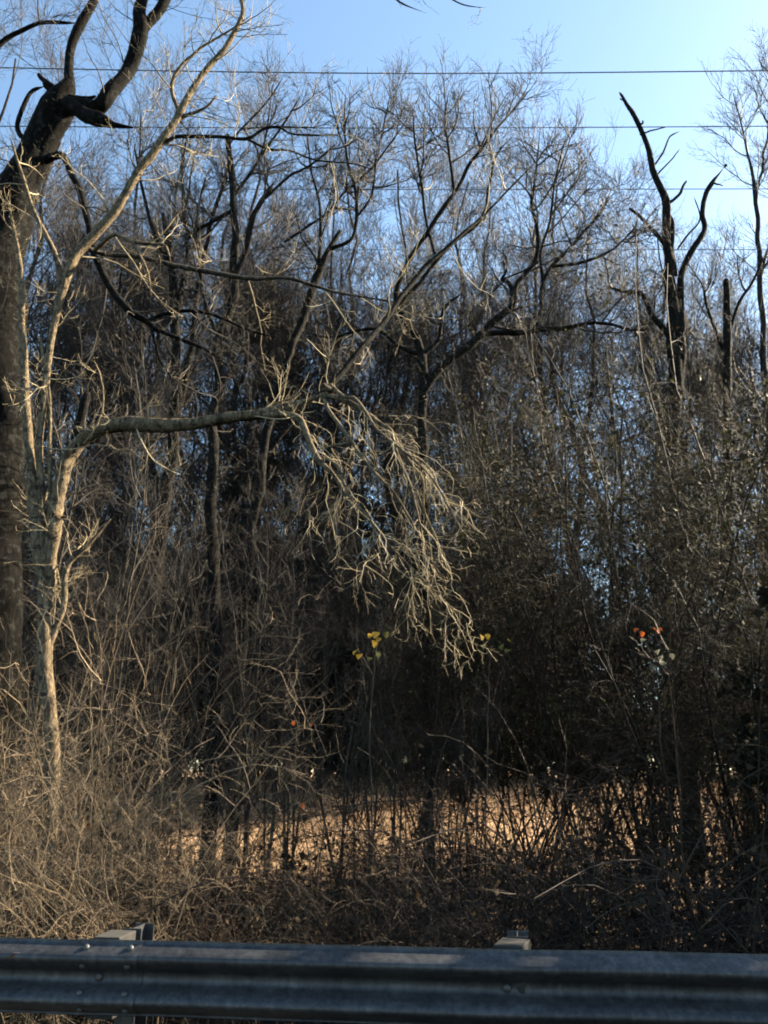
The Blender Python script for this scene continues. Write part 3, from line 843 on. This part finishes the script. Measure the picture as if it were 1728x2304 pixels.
FARL = [dict(n=1.2, per='m', t0=0.2, angle=(25, 50), length=(2.0, 5.0), nseg=9, wob=0.10, trop=(0, 0, 0.08), rabs=(0.016, 0.03), rmin=0.009, tlen=0.5, S=4),
        dict(n=9, t0=0.15, angle=(25, 50), length=(0.7, 2.0), nseg=6, wob=0.13, trop=(0, 0, 0.08), rabs=(0.008, 0.012), rmin=0.006),
        dict(n=6, t0=0.15, angle=(25, 55), length=(0.3, 0.8), nseg=4, wob=0.15, rabs=(0.0045, 0.007), rmin=0.0045)]
drawn_tree('fine_twigged_tree', 'tall fine-twigged pale tree against the sky at right edge', 24.0, [
    ('trunk', [(1735, 1500, 15), (1725, 1000, 14), (1716, 700, 12), (1706, 560, 10), (1700, 440, 9), (1690, 380, 6), (1672, 300, 4), (1650, 210, 2)], dict(twigs=1.0)),
    ('limb', [(1700, 450, 6), (1718, 360, 5), (1735, 250, 4), (1745, 150, 2)], dict(twigs=1.2)),
    ('limb', [(1712, 620, 6), (1745, 500, 5), (1790, 350, 3)], dict()),
], 'bark_far', 'twig_far', 27, FARL, rs=0.5)


# ------------------------------------------------------------------ background trees
def zone(px):
    return ('behind the large forked tree' if px < 260 else 'behind the twin-trunked and snapped-top trees' if px < 640 else 'behind the slender leaning tree' if px < 880
            else 'behind the wide spreading tree' if px < 1330 else 'behind the dead snag')


def proto_tree(seed, H, r0, spread, lean=0.0, n1=13, low=0.34, tw=1.0):
    """Bare deciduous tree of height H at the origin: trunk mesh, crown mesh."""
    rg = np.random.default_rng(seed)
    n = 20
    k = np.linspace(0, 1, n)
    P = np.zeros((n, 3))
    P[:, 2] = k * H * 0.93 - 0.3
    P[:, 0] = np.cumsum(rg.standard_normal(n)) * 0.02 * H * 0.5 + lean * k ** 1.5 * H
    P[:, 1] = np.cumsum(rg.standard_normal(n)) * 0.02 * H * 0.5
    P[:, :2] -= P[0, :2]
    R = r0 * (1 - 0.9 * k) + 0.012
    V, F = tubes(P[None], R[None], 9, rough=0.05, seed=seed)
    trunk = np_mesh('trunk', V, F, M['bark_far'])
    parts = []
    P1, R1 = grow(rg, P[None], R[None], n1, t0=low, t1=0.97, angle=(28, 55), length=(H * 0.30 * spread, H * 0.5 * spread), nseg=10, wob=0.10,
                  trop=(0, 0, 0.09), rr=0.42, rmin=0.011, tlen=0.6)
    P2, R2 = grow(rg, P1, R1, 8, t0=0.2, t1=1.0, angle=(28, 55), length=(H * 0.09, H * 0.17), nseg=7, wob=0.12, trop=(0, 0, 0.08), rr=0.45, rmin=0.007, tlen=0.4)
    P3, R3 = grow(rg, P2, R2, 6, t0=0.15, angle=(28, 60), length=(H * 0.03, H * 0.08), nseg=4, wob=0.14, trop=(0, 0, 0.06), rr=0.5, rmin=0.0055 * tw)
    P4, R4 = grow(rg, P3, R3, 4, t0=0.15, angle=(28, 60), length=(0.25, 0.8), nseg=3, wob=0.15, rr=0.6, rmin=0.004 * tw)
    parts = [tubes(P1, R1, 5), tubes(P2, R2, 4), tubes(P3, R3, 3), tubes(P4, R4, 3)]
    V, F = join(parts)
    return trunk, np_mesh('crown', V, F, M['twig_far']), float(np.percentile(V[:, 2], 99.7))


protos = [proto_tree(101, 18, 0.13, 0.9), proto_tree(102, 18, 0.11, 0.75), proto_tree(103, 18, 0.14, 1.0, 0.08), proto_tree(104, 18, 0.10, 0.7, -0.06)]
bushy = [proto_tree(105, 13, 0.07, 0.8, 0.04, 20, 0.10, 1.35), proto_tree(106, 13, 0.06, 0.75, -0.05, 22, 0.08, 1.35)]
# (photo column, photo row of the top, distance)
far_spots = [(40, -60, 21), (170, 60, 24), (330, 60, 22), (430, 170, 24), (530, 185, 23), (610, 160, 26), (730, 240, 24), (810, 230, 27),
             (920, 245, 24), (995, 225, 26), (1060, 240, 28), (1130, 295, 25), (1210, 280, 27), (1290, 300, 25), (1370, 330, 27), (1440, 420, 27), (1500, 400, 25),
             (1560, 570, 30), (1620, 560, 27), (1690, 520, 30), (100, 330, 31), (380, 400, 33), (600, 450, 34), (760, 470, 33), (930, 480, 35), (1100, 470, 33), (1250, 500, 35), (1400, 560, 33),
             (1530, 620, 34), (1650, 630, 36), (240, 440, 36), (1810, 480, 29)]
rg = np.random.default_rng(31)
for k, (px, py, Yd) in enumerate(far_spots):
    top = at(px, py, Yd)
    base = np.array([top[0], Yd, float(gz(top[0], Yd))])
    tr, cr, hh = protos[k % 4]
    s = (top[2] - base[2]) / hh
    root = empty('bare_tree', base, rg.uniform(0, 6.28))
    sx = s * rg.uniform(0.75, 0.95)
    root.scale = (sx, sx, s)
    tag(root, 'tall bare fine-twigged tree of the far wood, ' + zone(px), 'tree', 'bare trees of the far wood')
    mesh_obj('trunk', tr, root); mesh_obj('crown', cr, root)


# younger trees between the dark trunks
for k, (px, py, Yd) in enumerate([(50, 480, 17), (150, 560, 21), (230, 500, 19), (310, 440, 21), (390, 600, 20), (450, 480, 18.5), (530, 620, 22), (600, 500, 20), (670, 600, 21), (740, 560, 19.5), (810, 640, 22), (880, 560, 20.5), (950, 660, 22),
                                  (1020, 600, 20), (1090, 660, 22), (1160, 600, 24), (1230, 680, 26), (1300, 620, 27), (1390, 680, 28), (1470, 700, 27), (1570, 720, 29), (1640, 700, 27), (1710, 680, 29), (90, 620, 26), (200, 680, 28), (340, 640, 27), (430, 700, 29), (560, 720, 28), (640, 690, 27), (710, 720, 30), (850, 700, 28), (920, 740, 29), (1000, 720, 27), (1130, 740, 29)]):
    top = at(px, py, Yd)
    base = np.array([top[0], Yd, float(gz(top[0], Yd))])
    tr, cr, hh = bushy[k % 2]
    s = (top[2] - base[2]) / hh
    root = empty('young_tree', base, rg.uniform(0, 6.28))
    root.scale = (s * 0.95, s * 0.95, s)
    tag(root, 'younger bare tree shorter than the far wood, ' + zone(px), 'tree', 'young trees between the dark trunks')
    mesh_obj('trunk', tr, root); mesh_obj('crown', cr, root)


# ------------------------------------------------------------------ shrubs and saplings
def canes(seed, n, H, arch, mat, leaf=None, nleaf=0, lsize=(0.03, 0.06), d1=9, d2=4, base_r=0.45, rad=(0.005, 0.010)):
    """A clump of arching canes; returns list of (part name, mesh)."""
    rg = np.random.default_rng(seed)
    p = np.column_stack([rg.normal(0, base_r, n), rg.normal(0, base_r, n), np.full(n, -0.15)])
    a = rg.uniform(0, 2 * math.pi, n); t = rg.uniform(0.05, 0.45, n)
    d = norm(np.column_stack([np.cos(a) * t, np.sin(a) * t, np.ones(n)]))
    L = H * rg.uniform(0.7, 1.35, n)
    ns = 14
    pts = [p]
    out = np.column_stack([np.cos(a), np.sin(a), np.zeros(n)])
    for k in range(ns):
        d = norm(d + 0.07 * rg.standard_normal((n, 3)) + (out * 0.06 + np.array([0, 0, -0.10])) * arch * (k / ns) * 2)
        p = p + d * (L / ns)[:, None]
        pts.append(p)
    P = np.stack(pts, 1)
    R = rg.uniform(rad[0], rad[1], n)[:, None] * np.linspace(1, 0.3, ns + 1)[None]
    stems = np_mesh('stems', *tubes(P, R, 4), M[mat])
    P1, R1 = grow(rg, P, R, d1, t0=0.12, angle=(30, 75), length=(0.12 * H, 0.32 * H), nseg=6, wob=0.17, trop=(0, 0, 0.02 - 0.05 * arch), rabs=(0.0025, 0.0045), rmin=0.0018, tlen=0.3)
    P2, R2 = grow(rg, P1, R1, d2, t0=0.15, angle=(30, 75), length=(0.05 * H, 0.14 * H), nseg=4, wob=0.2, trop=(0, 0, -0.02), rabs=(0.0016, 0.0026), rmin=0.0013)
    V, F = join([tubes(P1, R1, 3), tubes(P2, R2, 3)])
    out = [('stems', stems), ('twigs', np_mesh('twigs', V, F, M[mat]))]
    if nleaf:
        src = P2.reshape(-1, 3)
        pos = src[rg.integers(0, len(src), nleaf)] + rg.normal(0, 0.015, (nleaf, 3))
        out.append(('leaves', np_mesh('leaves', *leaves(rg, pos, lsize), M[leaf], False)))
    return out


def tangle(seed, H, W, n, leaf, nleaf, mat='twig_thicket', lsize=(0.03, 0.07), clumps=16):
    """Vine-hung thicket: woody stems, looping vines, hanging twigs and leaf clumps."""
    rg = np.random.default_rng(seed)
    ns = 14
    p = np.column_stack([rg.normal(0, W * 0.35, n), rg.normal(0, W * 0.3, n), np.full(n, -0.2)])
    d = norm(np.column_stack([rg.normal(0, 0.22, n), rg.normal(0, 0.22, n), np.ones(n)]))
    L = H * rg.uniform(0.55, 1.05, n)
    pts = [p]
    for k in range(ns):
        d = norm(d + 0.12 * rg.standard_normal((n, 3)) + np.array([0, 0, 0.04]))
        p = p + d * (L / ns)[:, None]
        pts.append(p)
    P = np.stack(pts, 1)
    R = rg.uniform(0.010, 0.028, n)[:, None] * np.linspace(1, 0.25, ns + 1)[None]
    stems = np_mesh('stems', *tubes(P, R, 5), M[mat])
    P1, R1 = grow(rg, P, R, 30, t0=0.24, angle=(35, 85), length=(0.5, 1.6), nseg=8, wob=0.2, trop=(0, 0, -0.05), rabs=(0.004, 0.008), rmin=0.002, tlen=0.2)
    P2, R2 = grow(rg, P1, R1, 8, t0=0.1, angle=(30, 80), length=(0.2, 0.8), nseg=6, wob=0.24, trop=(0, 0, -0.07), rabs=(0.002, 0.004), rmin=0.0016)
    P3, R3 = grow(rg, P2, R2, 2, t0=0.2, angle=(30, 80), length=(0.08, 0.3), nseg=3, wob=0.25, trop=(0, 0, -0.04), rabs=(0.0015, 0.0026), rmin=0.0014)
    V, F = join([tubes(P1, R1, 4), tubes(P2, R2, 3), tubes(P3, R3, 3)])
    out = [('stems', stems), ('twigs', np_mesh('twigs', V, F, M[mat]))]
    if nleaf:
        src = P2.reshape(-1, 3)
        # leaves gather in clumps
        cen = src[rg.integers(0, len(src), clumps)]
        dist = np.min(np.linalg.norm(src[:, None, :] - cen[None], axis=2), axis=1)
        w = np.exp(-(dist / 0.6) ** 2) + 0.08
        pos = src[rg.choice(len(src), nleaf, p=w / w.sum())] + rg.normal(0, 0.03, (nleaf, 3))
        out.append(('leaves', np_mesh('leaves', *leaves(rg, pos, lsize), M[leaf], False)))
    return out


def evergreen(seed, H, W, K, mat='leaf_shade'):
    """Dense leafy bush: branching stems, leaf sprays grouped in clumps through an uneven crown."""
    rg = np.random.default_rng(seed)
    n, ns = 7, 10
    p = np.column_stack([rg.normal(0, 0.3, n), rg.normal(0, 0.3, n), np.full(n, -0.2)])
    d = norm(np.column_stack([rg.normal(0, 0.3, n), rg.normal(0, 0.3, n), np.ones(n)]))
    L = H * rg.uniform(0.6, 0.95, n); pts = [p]
    for k in range(ns):
        d = norm(d + 0.09 * rg.standard_normal((n, 3))); p = p + d * (L / ns)[:, None]; pts.append(p)
    P = np.stack(pts, 1); R = rg.uniform(0.02, 0.04, n)[:, None] * np.linspace(1, 0.2, ns + 1)[None]
    P1, R1 = grow(rg, P, R, 16, t0=0.08, angle=(40, 85), length=(0.3 * W, 0.75 * W), nseg=6, wob=0.15, rabs=(0.006, 0.012), rmin=0.004, tlen=0.45)
    P2, R2 = grow(rg, P1, R1, 6, t0=0.2, angle=(30, 70), length=(0.2, 0.7), nseg=3, wob=0.2, rabs=(0.003, 0.005), rmin=0.003)
    src = np.concatenate([P2[:, 1:].reshape(-1, 3), P1[:, 2:].reshape(-1, 3)])
    pos = src[rg.integers(0, len(src), K)] + rg.normal(0, 0.09, (K, 3))
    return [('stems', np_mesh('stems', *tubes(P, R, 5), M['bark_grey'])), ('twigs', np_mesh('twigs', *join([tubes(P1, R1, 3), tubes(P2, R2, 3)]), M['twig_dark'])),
            ('leaves', np_mesh('leaves', *leaves(rg, pos, (0.09, 0.2)), M[mat], False))]


def sapling(seed, H, n, mat):
    rg = np.random.default_rng(seed)
    ns = 16
    p = np.column_stack([rg.normal(0, 0.2, n), rg.normal(0, 0.2, n), np.full(n, -0.2)])
    d = norm(np.column_stack([rg.normal(0, 0.16, n), rg.normal(0, 0.16, n), np.ones(n)]))
    L = H * rg.uniform(0.6, 1.05, n)
    pts = [p]
    for k in range(ns):
        d = norm(d + 0.06 * rg.standard_normal((n, 3)) + np.array([0, 0, 0.03]))
        p = p + d * (L / ns)[:, None]; pts.append(p)
    P = np.stack(pts, 1)
    R = (rg.uniform(0.004, 0.0065, n) * H)[:, None] * np.linspace(1, 0.15, ns + 1)[None] * 0.8
    stems = np_mesh('stems', *tubes(P, R, 6, rough=0.06), M['bark_grey'])
    P1, R1 = grow(rg, P, R, 15, t0=0.2, angle=(25, 60), length=(0.18 * H, 0.34 * H), nseg=8, wob=0.13, trop=(0, 0, 0.06), rabs=(0.005, 0.009), rmin=0.003, tlen=0.6)
    P2, R2 = grow(rg, P1, R1, 8, t0=0.1, angle=(30, 65), length=(0.06 * H, 0.16 * H), nseg=5, wob=0.16, trop=(0, 0, 0.03), rabs=(0.003, 0.005), rmin=0.002)
    P3, R3 = grow(rg, P2, R2, 4, t0=0.1, angle=(30, 65), length=(0.08, 0.3), nseg=3, wob=0.18, rabs=(0.0018, 0.003), rmin=0.0016)
    V, F = join([tubes(P1, R1, 4), tubes(P2, R2, 3), tubes(P3, R3, 3)])
    return [('stems', stems), ('twigs', np_mesh('twigs', V, F, M[mat]))]


def place(proto, name, x, y, label, cat, group, s=1.0, rz=None, rgx=None, dz=0.0, tilt=0.0):
    rgx = rgx or rng
    root = empty(name, (x, y, float(gz(x, y)) + dz), rgx.uniform(0, 6.28) if rz is None else rz)
    if tilt:
        root.rotation_euler = (rgx.uniform(-tilt, tilt), rgx.uniform(-tilt, tilt), root.rotation_euler[2])
    s2 = s * rgx.uniform(0.9, 1.12)
    root.scale = (s2, s2, s)
    tag(root, label, cat, group)
    for pn, me in proto:
        o = mesh_obj(pn, me, root)
        if pn != 'stems': o['kind'] = 'stuff'
    return root


def col_x(px, Y):
    """World x of a photo column at distance Y, near eye level."""
    return at(px, 1700, Y)[0]


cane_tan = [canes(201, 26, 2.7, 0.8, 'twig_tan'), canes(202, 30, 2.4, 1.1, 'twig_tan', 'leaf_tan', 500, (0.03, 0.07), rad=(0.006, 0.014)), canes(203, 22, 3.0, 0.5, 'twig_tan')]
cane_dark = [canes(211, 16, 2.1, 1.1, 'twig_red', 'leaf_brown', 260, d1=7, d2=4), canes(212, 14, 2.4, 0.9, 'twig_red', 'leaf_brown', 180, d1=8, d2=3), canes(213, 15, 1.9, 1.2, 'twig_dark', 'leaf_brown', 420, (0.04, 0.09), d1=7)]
vine = [tangle(221, 10.5, 3.0, 12, 'leaf_green', 4500, lsize=(0.04, 0.08), clumps=16), tangle(222, 9.0, 2.8, 11, 'leaf_olive_dark', 3000, lsize=(0.04, 0.08), clumps=14), tangle(223, 10.5, 2.6, 11, 'leaf_brown', 2000, lsize=(0.04, 0.08), clumps=14)]
sap = [sapling(231, 7.0, 3, 'twig_dark'), sapling(232, 6.0, 4, 'twig_dark'), sapling(233, 8.0, 2, 'twig_dark')]

rg = np.random.default_rng(41)
# sunlit canes at lower left, just beyond the guardrail
for px in np.linspace(-260, 560, 14):
    for Yd in (6.8, 7.6, 9.2):
        if px > 90 and (Yd != 7.6 or rg.random() < 0.45): continue
        x = col_x(px + rg.uniform(-30, 30), Yd)
        s = rg.uniform(0.85, 1.15) * (1.12 if px < 90 else 0.72 if px < 250 else 0.5)
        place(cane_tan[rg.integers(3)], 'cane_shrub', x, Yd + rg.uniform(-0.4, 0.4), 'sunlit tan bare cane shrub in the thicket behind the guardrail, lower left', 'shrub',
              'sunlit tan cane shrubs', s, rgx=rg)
# shrubs with small olive leaves above the grass strip
olive = canes(204, 20, 3.2, 0.9, 'twig_tan', 'leaf_olive', 1600, (0.03, 0.065), d1=11, d2=4, base_r=0.25)
for px, Yd, s, lab in ((540, 10.4, 0.62, 'leftmost shrub with small olive leaves above the grass strip'), (640, 9.8, 0.74, 'middle shrub with small olive leaves above the grass strip'),
                       (760, 10.8, 0.66, 'rightmost shrub with small olive leaves above the grass strip')):
    place(olive, 'olive_shrub', col_x(px, Yd), Yd, lab, 'shrub', 'olive-leaved shrubs', s, rgx=rg)
# dark brambles along the guardrail
for px in np.linspace(250, 1900, 18):
    for Yd in (6.9, 7.7):
        x = col_x(px + rg.uniform(-40, 40), Yd)
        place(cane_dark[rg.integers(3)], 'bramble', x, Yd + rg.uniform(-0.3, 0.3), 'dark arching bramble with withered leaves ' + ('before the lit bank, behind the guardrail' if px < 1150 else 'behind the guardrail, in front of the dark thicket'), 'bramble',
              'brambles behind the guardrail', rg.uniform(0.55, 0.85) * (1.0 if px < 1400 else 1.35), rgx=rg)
# a second line of arching brambles across the grass strip
for px in (230, 330, 420, 510, 600, 690, 780, 870, 960, 1050, 1140):
    Yd = rg.uniform(8.4, 9.6)
    place(cane_dark[rg.integers(3)], 'bramble', col_x(px, Yd), Yd, 'dark arching bramble crossing in front of the sunlit grass strip', 'bramble', 'brambles behind the guardrail',
          rg.uniform(0.95, 1.25), rgx=rg)
for px in (1180, 1260, 1340, 1410, 1480, 1550, 1620, 1700, 1780):
    Yd = rg.uniform(8.2, 9.6)
    place(cane_dark[rg.integers(3)], 'bramble', col_x(px, Yd), Yd, 'shaded arching bramble at the foot of the dark thicket, behind the front row', 'bramble', 'brambles behind the guardrail',
          rg.uniform(1.0, 1.4), rgx=rg)
# upright canes that hide the foot of the pale tree
for px in (40, 95, 135, 180):
    Yd = rg.uniform(6.0, 6.3)
    place(cane_tan[2], 'cane_shrub', col_x(px, Yd), Yd, 'upright sunlit tan cane shrub hiding the foot of the pale tree', 'shrub', 'sunlit tan cane shrubs', rg.uniform(0.72, 0.85), rgx=rg)
# vine-hung thicket to the right
for (px, Yd, s, k) in [(1110, 13.0, 0.78, 0), (1210, 13.4, 0.92, 1), (1300, 12.4, 0.92, 2), (1390, 12.2, 1.0, 0), (1470, 12.8, 1.12, 1), (1550, 12.2, 1.08, 0), (1640, 12.8, 1.14, 2), (1720, 12.0, 1.1, 1),
                       (1790, 12.6, 1.0, 0), (1400, 14.4, 1.1, 2), (1560, 14.6, 1.15, 0), (1700, 14.4, 1.15, 1), (1240, 14.6, 0.98, 2), (1040, 14.0, 0.8, 2),
                       (1650, 9.4, 0.6, 1), (1500, 9.8, 0.5, 0), (1000, 13.0, 0.62, 2), (1750, 10.4, 0.7, 0), (1580, 10.8, 0.66, 2)]:
    x = col_x(px, Yd)
    place(vine[k], 'vine_thicket', x, Yd, ('low dark leafy bush in front of the vine-hung thicket' if Yd < 11.2 else 'tall dark vine-hung bush ' + ('beside the spreading tree' if px < 1330 else 'at the foot of the dead snag')), 'bush', 'vine-hung thicket on the right', s, rgx=rg)
# saplings through the middle
for (px, Yd, s) in [(60, 9.5, 0.95), (190, 10.4, 1.0), (260, 9.2, 0.9), (330, 11.0, 1.1), (420, 10.2, 0.9), (250, 12.0, 1.2), (110, 12.2, 1.2), (20, 11.3, 1.15), (560, 11.2, 0.8), (640, 12.0, 0.9), (720, 11.0, 0.75),
                    (800, 12.4, 0.85), (880, 11.6, 0.7), (980, 12.3, 0.75), (1040, 11.4, 0.65), (-80, 10.0, 1.0), (480, 12.8, 1.1), (600, 13.6, 1.1), (900, 14.0, 1.0)]:
    x = col_x(px, Yd)
    place(sap[rg.integers(3)], 'sapling', x, Yd, 'slim bare sapling at the wood edge ' + ('beside the forked tree' if px < 230 else 'under the long bent limb' if px < 760 else 'under the hanging twigs'), 'sapling', 'saplings at the wood edge', s, rgx=rg)
# wood-edge understorey beyond the lit bank
for px in np.linspace(-250, 1950, 20):
    for Yd in (25.0, 29.0):
        if px > 1150: continue
        x = col_x(px + rg.uniform(-40, 40), Yd)
        place(vine[rg.integers(3)], 'understorey_bush', x, Yd + rg.uniform(-1.2, 1.2), 'dark tangled bush beyond the lit bank, ' + zone(px), 'bush', 'understorey beyond the bank',
              rg.uniform(1.0, 1.4), rgx=rg)

# dense dark bushes that close the view under the trees, and a stand just past the right edge that shades the verge
ever = [evergreen(241, 8.0, 2.9, 10000), evergreen(242, 7.5, 2.8, 9000)]
for k, px in enumerate(np.linspace(-300, 2000, 19)):
    for Yd, s0 in ((27.0, 1.15), (31.0, 1.35)):
        if px > 1330: continue
        x = col_x(px + rg.uniform(-50, 50) + (60 if Yd > 26 else 0), Yd)
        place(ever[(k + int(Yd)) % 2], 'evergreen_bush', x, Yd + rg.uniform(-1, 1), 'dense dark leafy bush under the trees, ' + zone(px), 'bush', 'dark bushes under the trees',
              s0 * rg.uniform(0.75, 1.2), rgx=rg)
for px in (180, 300, 400, 490, 580, 660, 740, 820, 900, 980, 1080, 1170, 1260, 1340, 1420, 1500, 1580, 1660, 1740):
    place(ever[px // 10 % 2], 'evergreen_bush', col_x(px, 26.0), 26.0 + rg.uniform(-0.6, 0.6), 'low dark leafy bush at the top of the lit bank, ' + ('under the bare trees' if px < 1000 else 'behind the vine-hung thicket'), 'bush',
          'dark bushes under the trees', rg.uniform(0.36, 0.5), rgx=rg)
for (x, y, s) in ((5.6, 8.4, 0.6), (6.8, 9.0, 0.72), (8.2, 10.2, 0.85), (9.6, 7.8, 1.1), (10.5, 10.2, 0.95), (6.8, 7.3, 0.9), (5.7, 6.3, 0.68), (8.4, 6.7, 0.95)):
    place(ever[int(x) % 2], 'evergreen_bush', x, y, 'dense dark leafy bush past the right end of the brambles', 'bush', 'dark bushes past the brambles', s, rgx=rg)

# ------------------------------------------------------------------ dry grass on the bank
rg = np.random.default_rng(51)
K = 60000
gx = rg.uniform(-14, 16, K); gy = 9.5 + 15 * rg.uniform(0, 1, K) ** 0.8
p = np.column_stack([gx, gy, gz(gx, gy) - 0.01])
h = rg.uniform(0.10, 0.38, K)[:, None]
d = norm(np.column_stack([rg.normal(0, 0.45, K), rg.normal(0, 0.45, K), np.ones(K)]))
w = norm(np.column_stack([rg.standard_normal(K), rg.standard_normal(K), np.zeros(K)])) * 0.006
V = np.stack([p - w, p + w, p + d * h], 1).reshape(-1, 3)
F = np.arange(3 * K).reshape(-1, 3)
tag(mesh_obj('dry_grass', np_mesh('dry_grass', V, F, M['grass'], False)), 'dry orange grass on the sunlit bank behind the brambles', 'grass', kind='stuff')


# ------------------------------------------------------------------ last autumn leaves
def leaf_mesh(name, mat, w=0.42):
    """Pointed, folded and curled single leaf, one unit long."""
    n = 7
    V, F = [], []
    for i in range(n):
        t = i / (n - 1)
        ww = w * math.sin(math.pi * min(1, t ** 0.75)) + 0.004
        z = -0.22 * t * t
        V += [(t, -ww, z + ww * 0.35), (t, 0, z), (t, ww, z + ww * 0.35)]
    for i in range(n - 1):
        a = i * 3
        F += [(a, a + 3, a + 4, a + 1), (a + 1, a + 4, a + 5, a + 2)]
    return np_mesh(name, np.array(V), np.array(F), M[mat])


LM = {k: leaf_mesh('leaf', k) for k in ('leaf_yellow', 'leaf_orange', 'leaf_cream', 'leaf_olive')}


def leafy_sprig(label, stem_px, Yd, spots, seed):
    """A thin stem from the ground with a few leaves that are told apart."""
    rg = np.random.default_rng(seed)
    P, R = limb([(a, b_, c) for a, b_, c in stem_px], Yd, seed=seed)
    g = P[0].copy(); g[2] = float(gz(g[0], g[1])) - 0.05
    g[0] += rg.uniform(-0.25, 0.25); g[1] += 0.3
    mid = [(g * (1 - u) + P[0] * u) + rg.normal(0, 0.06, 3) for u in (0.3, 0.65)]
    low = spline([g, *mid, P[0]], 14)[:-1]
    P = np.vstack([low, P]); R = np.concatenate([np.full(13, R[0]), R]) * 0.4
    P = P + np.cumsum(rg.normal(0, 0.006, P.shape), 0) * np.array([1, 1, 0.3])
    root = empty('leafy_sprig', g)
    tag(root, label, 'sprig', None)
    V, F = tubes(P[None], R[None], 5)
    tw = [(V, F)]
    q = spline(np.column_stack([P, R]), 24)
    for (px, py, size, mk) in spots:
        tip = at(px, py, Yd - 0.05)
        j = np.argmin(np.linalg.norm(q[:, :3] - tip, axis=1))
        s0 = q[max(0, j - 1), :3]
        mid = (s0 + tip) / 2 + rg.normal(0, 0.02, 3)
        tw.append(tubes(spline([s0, mid, tip], 6)[None], np.full((1, 6), 0.002), 4))
        o = mesh_obj('leaf', LM[mk], root, tip - g)
        sz = size * 0.82 * px_size(px, py, Yd)
        o.scale = (sz, sz, sz)
        o.rotation_euler = (rg.uniform(-0.6, 0.6), rg.uniform(0.2, 1.2), rg.uniform(-2.6, -0.5))
    V, F = join(tw)
    mesh_obj('stem', np_mesh('stem', V - g, F, M['twig_dark']), root)


leafy_sprig('thin sprig holding yellow-orange leaves in the dark hollow below the hanging twigs', [(830, 1650, 4), (838, 1540, 3), (846, 1460, 2), (850, 1420, 2)], 8.6,
            [(838, 1428, 22, 'leaf_yellow'), (848, 1422, 26, 'leaf_yellow'), (842, 1440, 24, 'leaf_yellow'), (856, 1436, 20, 'leaf_yellow'), (806, 1462, 26, 'leaf_yellow'), (812, 1472, 24, 'leaf_yellow'),
             (846, 1464, 26, 'leaf_olive'), (870, 1420, 22, 'leaf_olive'), (835, 1480, 20, 'leaf_olive')], 61)
leafy_sprig('sprig with one orange and several olive leaves in the dark brush', [(1100, 1640, 4), (1104, 1540, 3), (1110, 1450, 2)], 8.8,
            [(1082, 1428, 20, 'leaf_yellow'), (1096, 1426, 18, 'leaf_yellow'), (1146, 1462, 22, 'leaf_olive'), (1130, 1450, 22, 'leaf_olive'), (1090, 1448, 18, 'leaf_olive'), (1140, 1440, 16, 'leaf_olive')], 62)
leafy_sprig('sprig with red-orange leaves above hanging cream leaves in the dark thicket', [(1490, 1680, 4), (1484, 1560, 3), (1476, 1470, 2), (1462, 1415, 2)], 8.4,
            [(1436, 1414, 20, 'leaf_orange'), (1444, 1420, 18, 'leaf_orange'), (1470, 1414, 22, 'leaf_orange'), (1478, 1416, 20, 'leaf_orange'), (1452, 1438, 22, 'leaf_cream'), (1480, 1462, 16, 'leaf_cream'),
             (1490, 1474, 22, 'leaf_cream'), (1492, 1488, 24, 'leaf_cream'), (1510, 1470, 18, 'leaf_cream')], 63)
leafy_sprig('low sprig with small red-orange leaves on the brush pile, lower centre', [(660, 1760, 3), (662, 1690, 3), (664, 1630, 2)], 7.4,
            [(660, 1622, 14, 'leaf_orange'), (700, 1628, 12, 'leaf_orange'), (680, 1808, 16, 'leaf_orange')], 64)
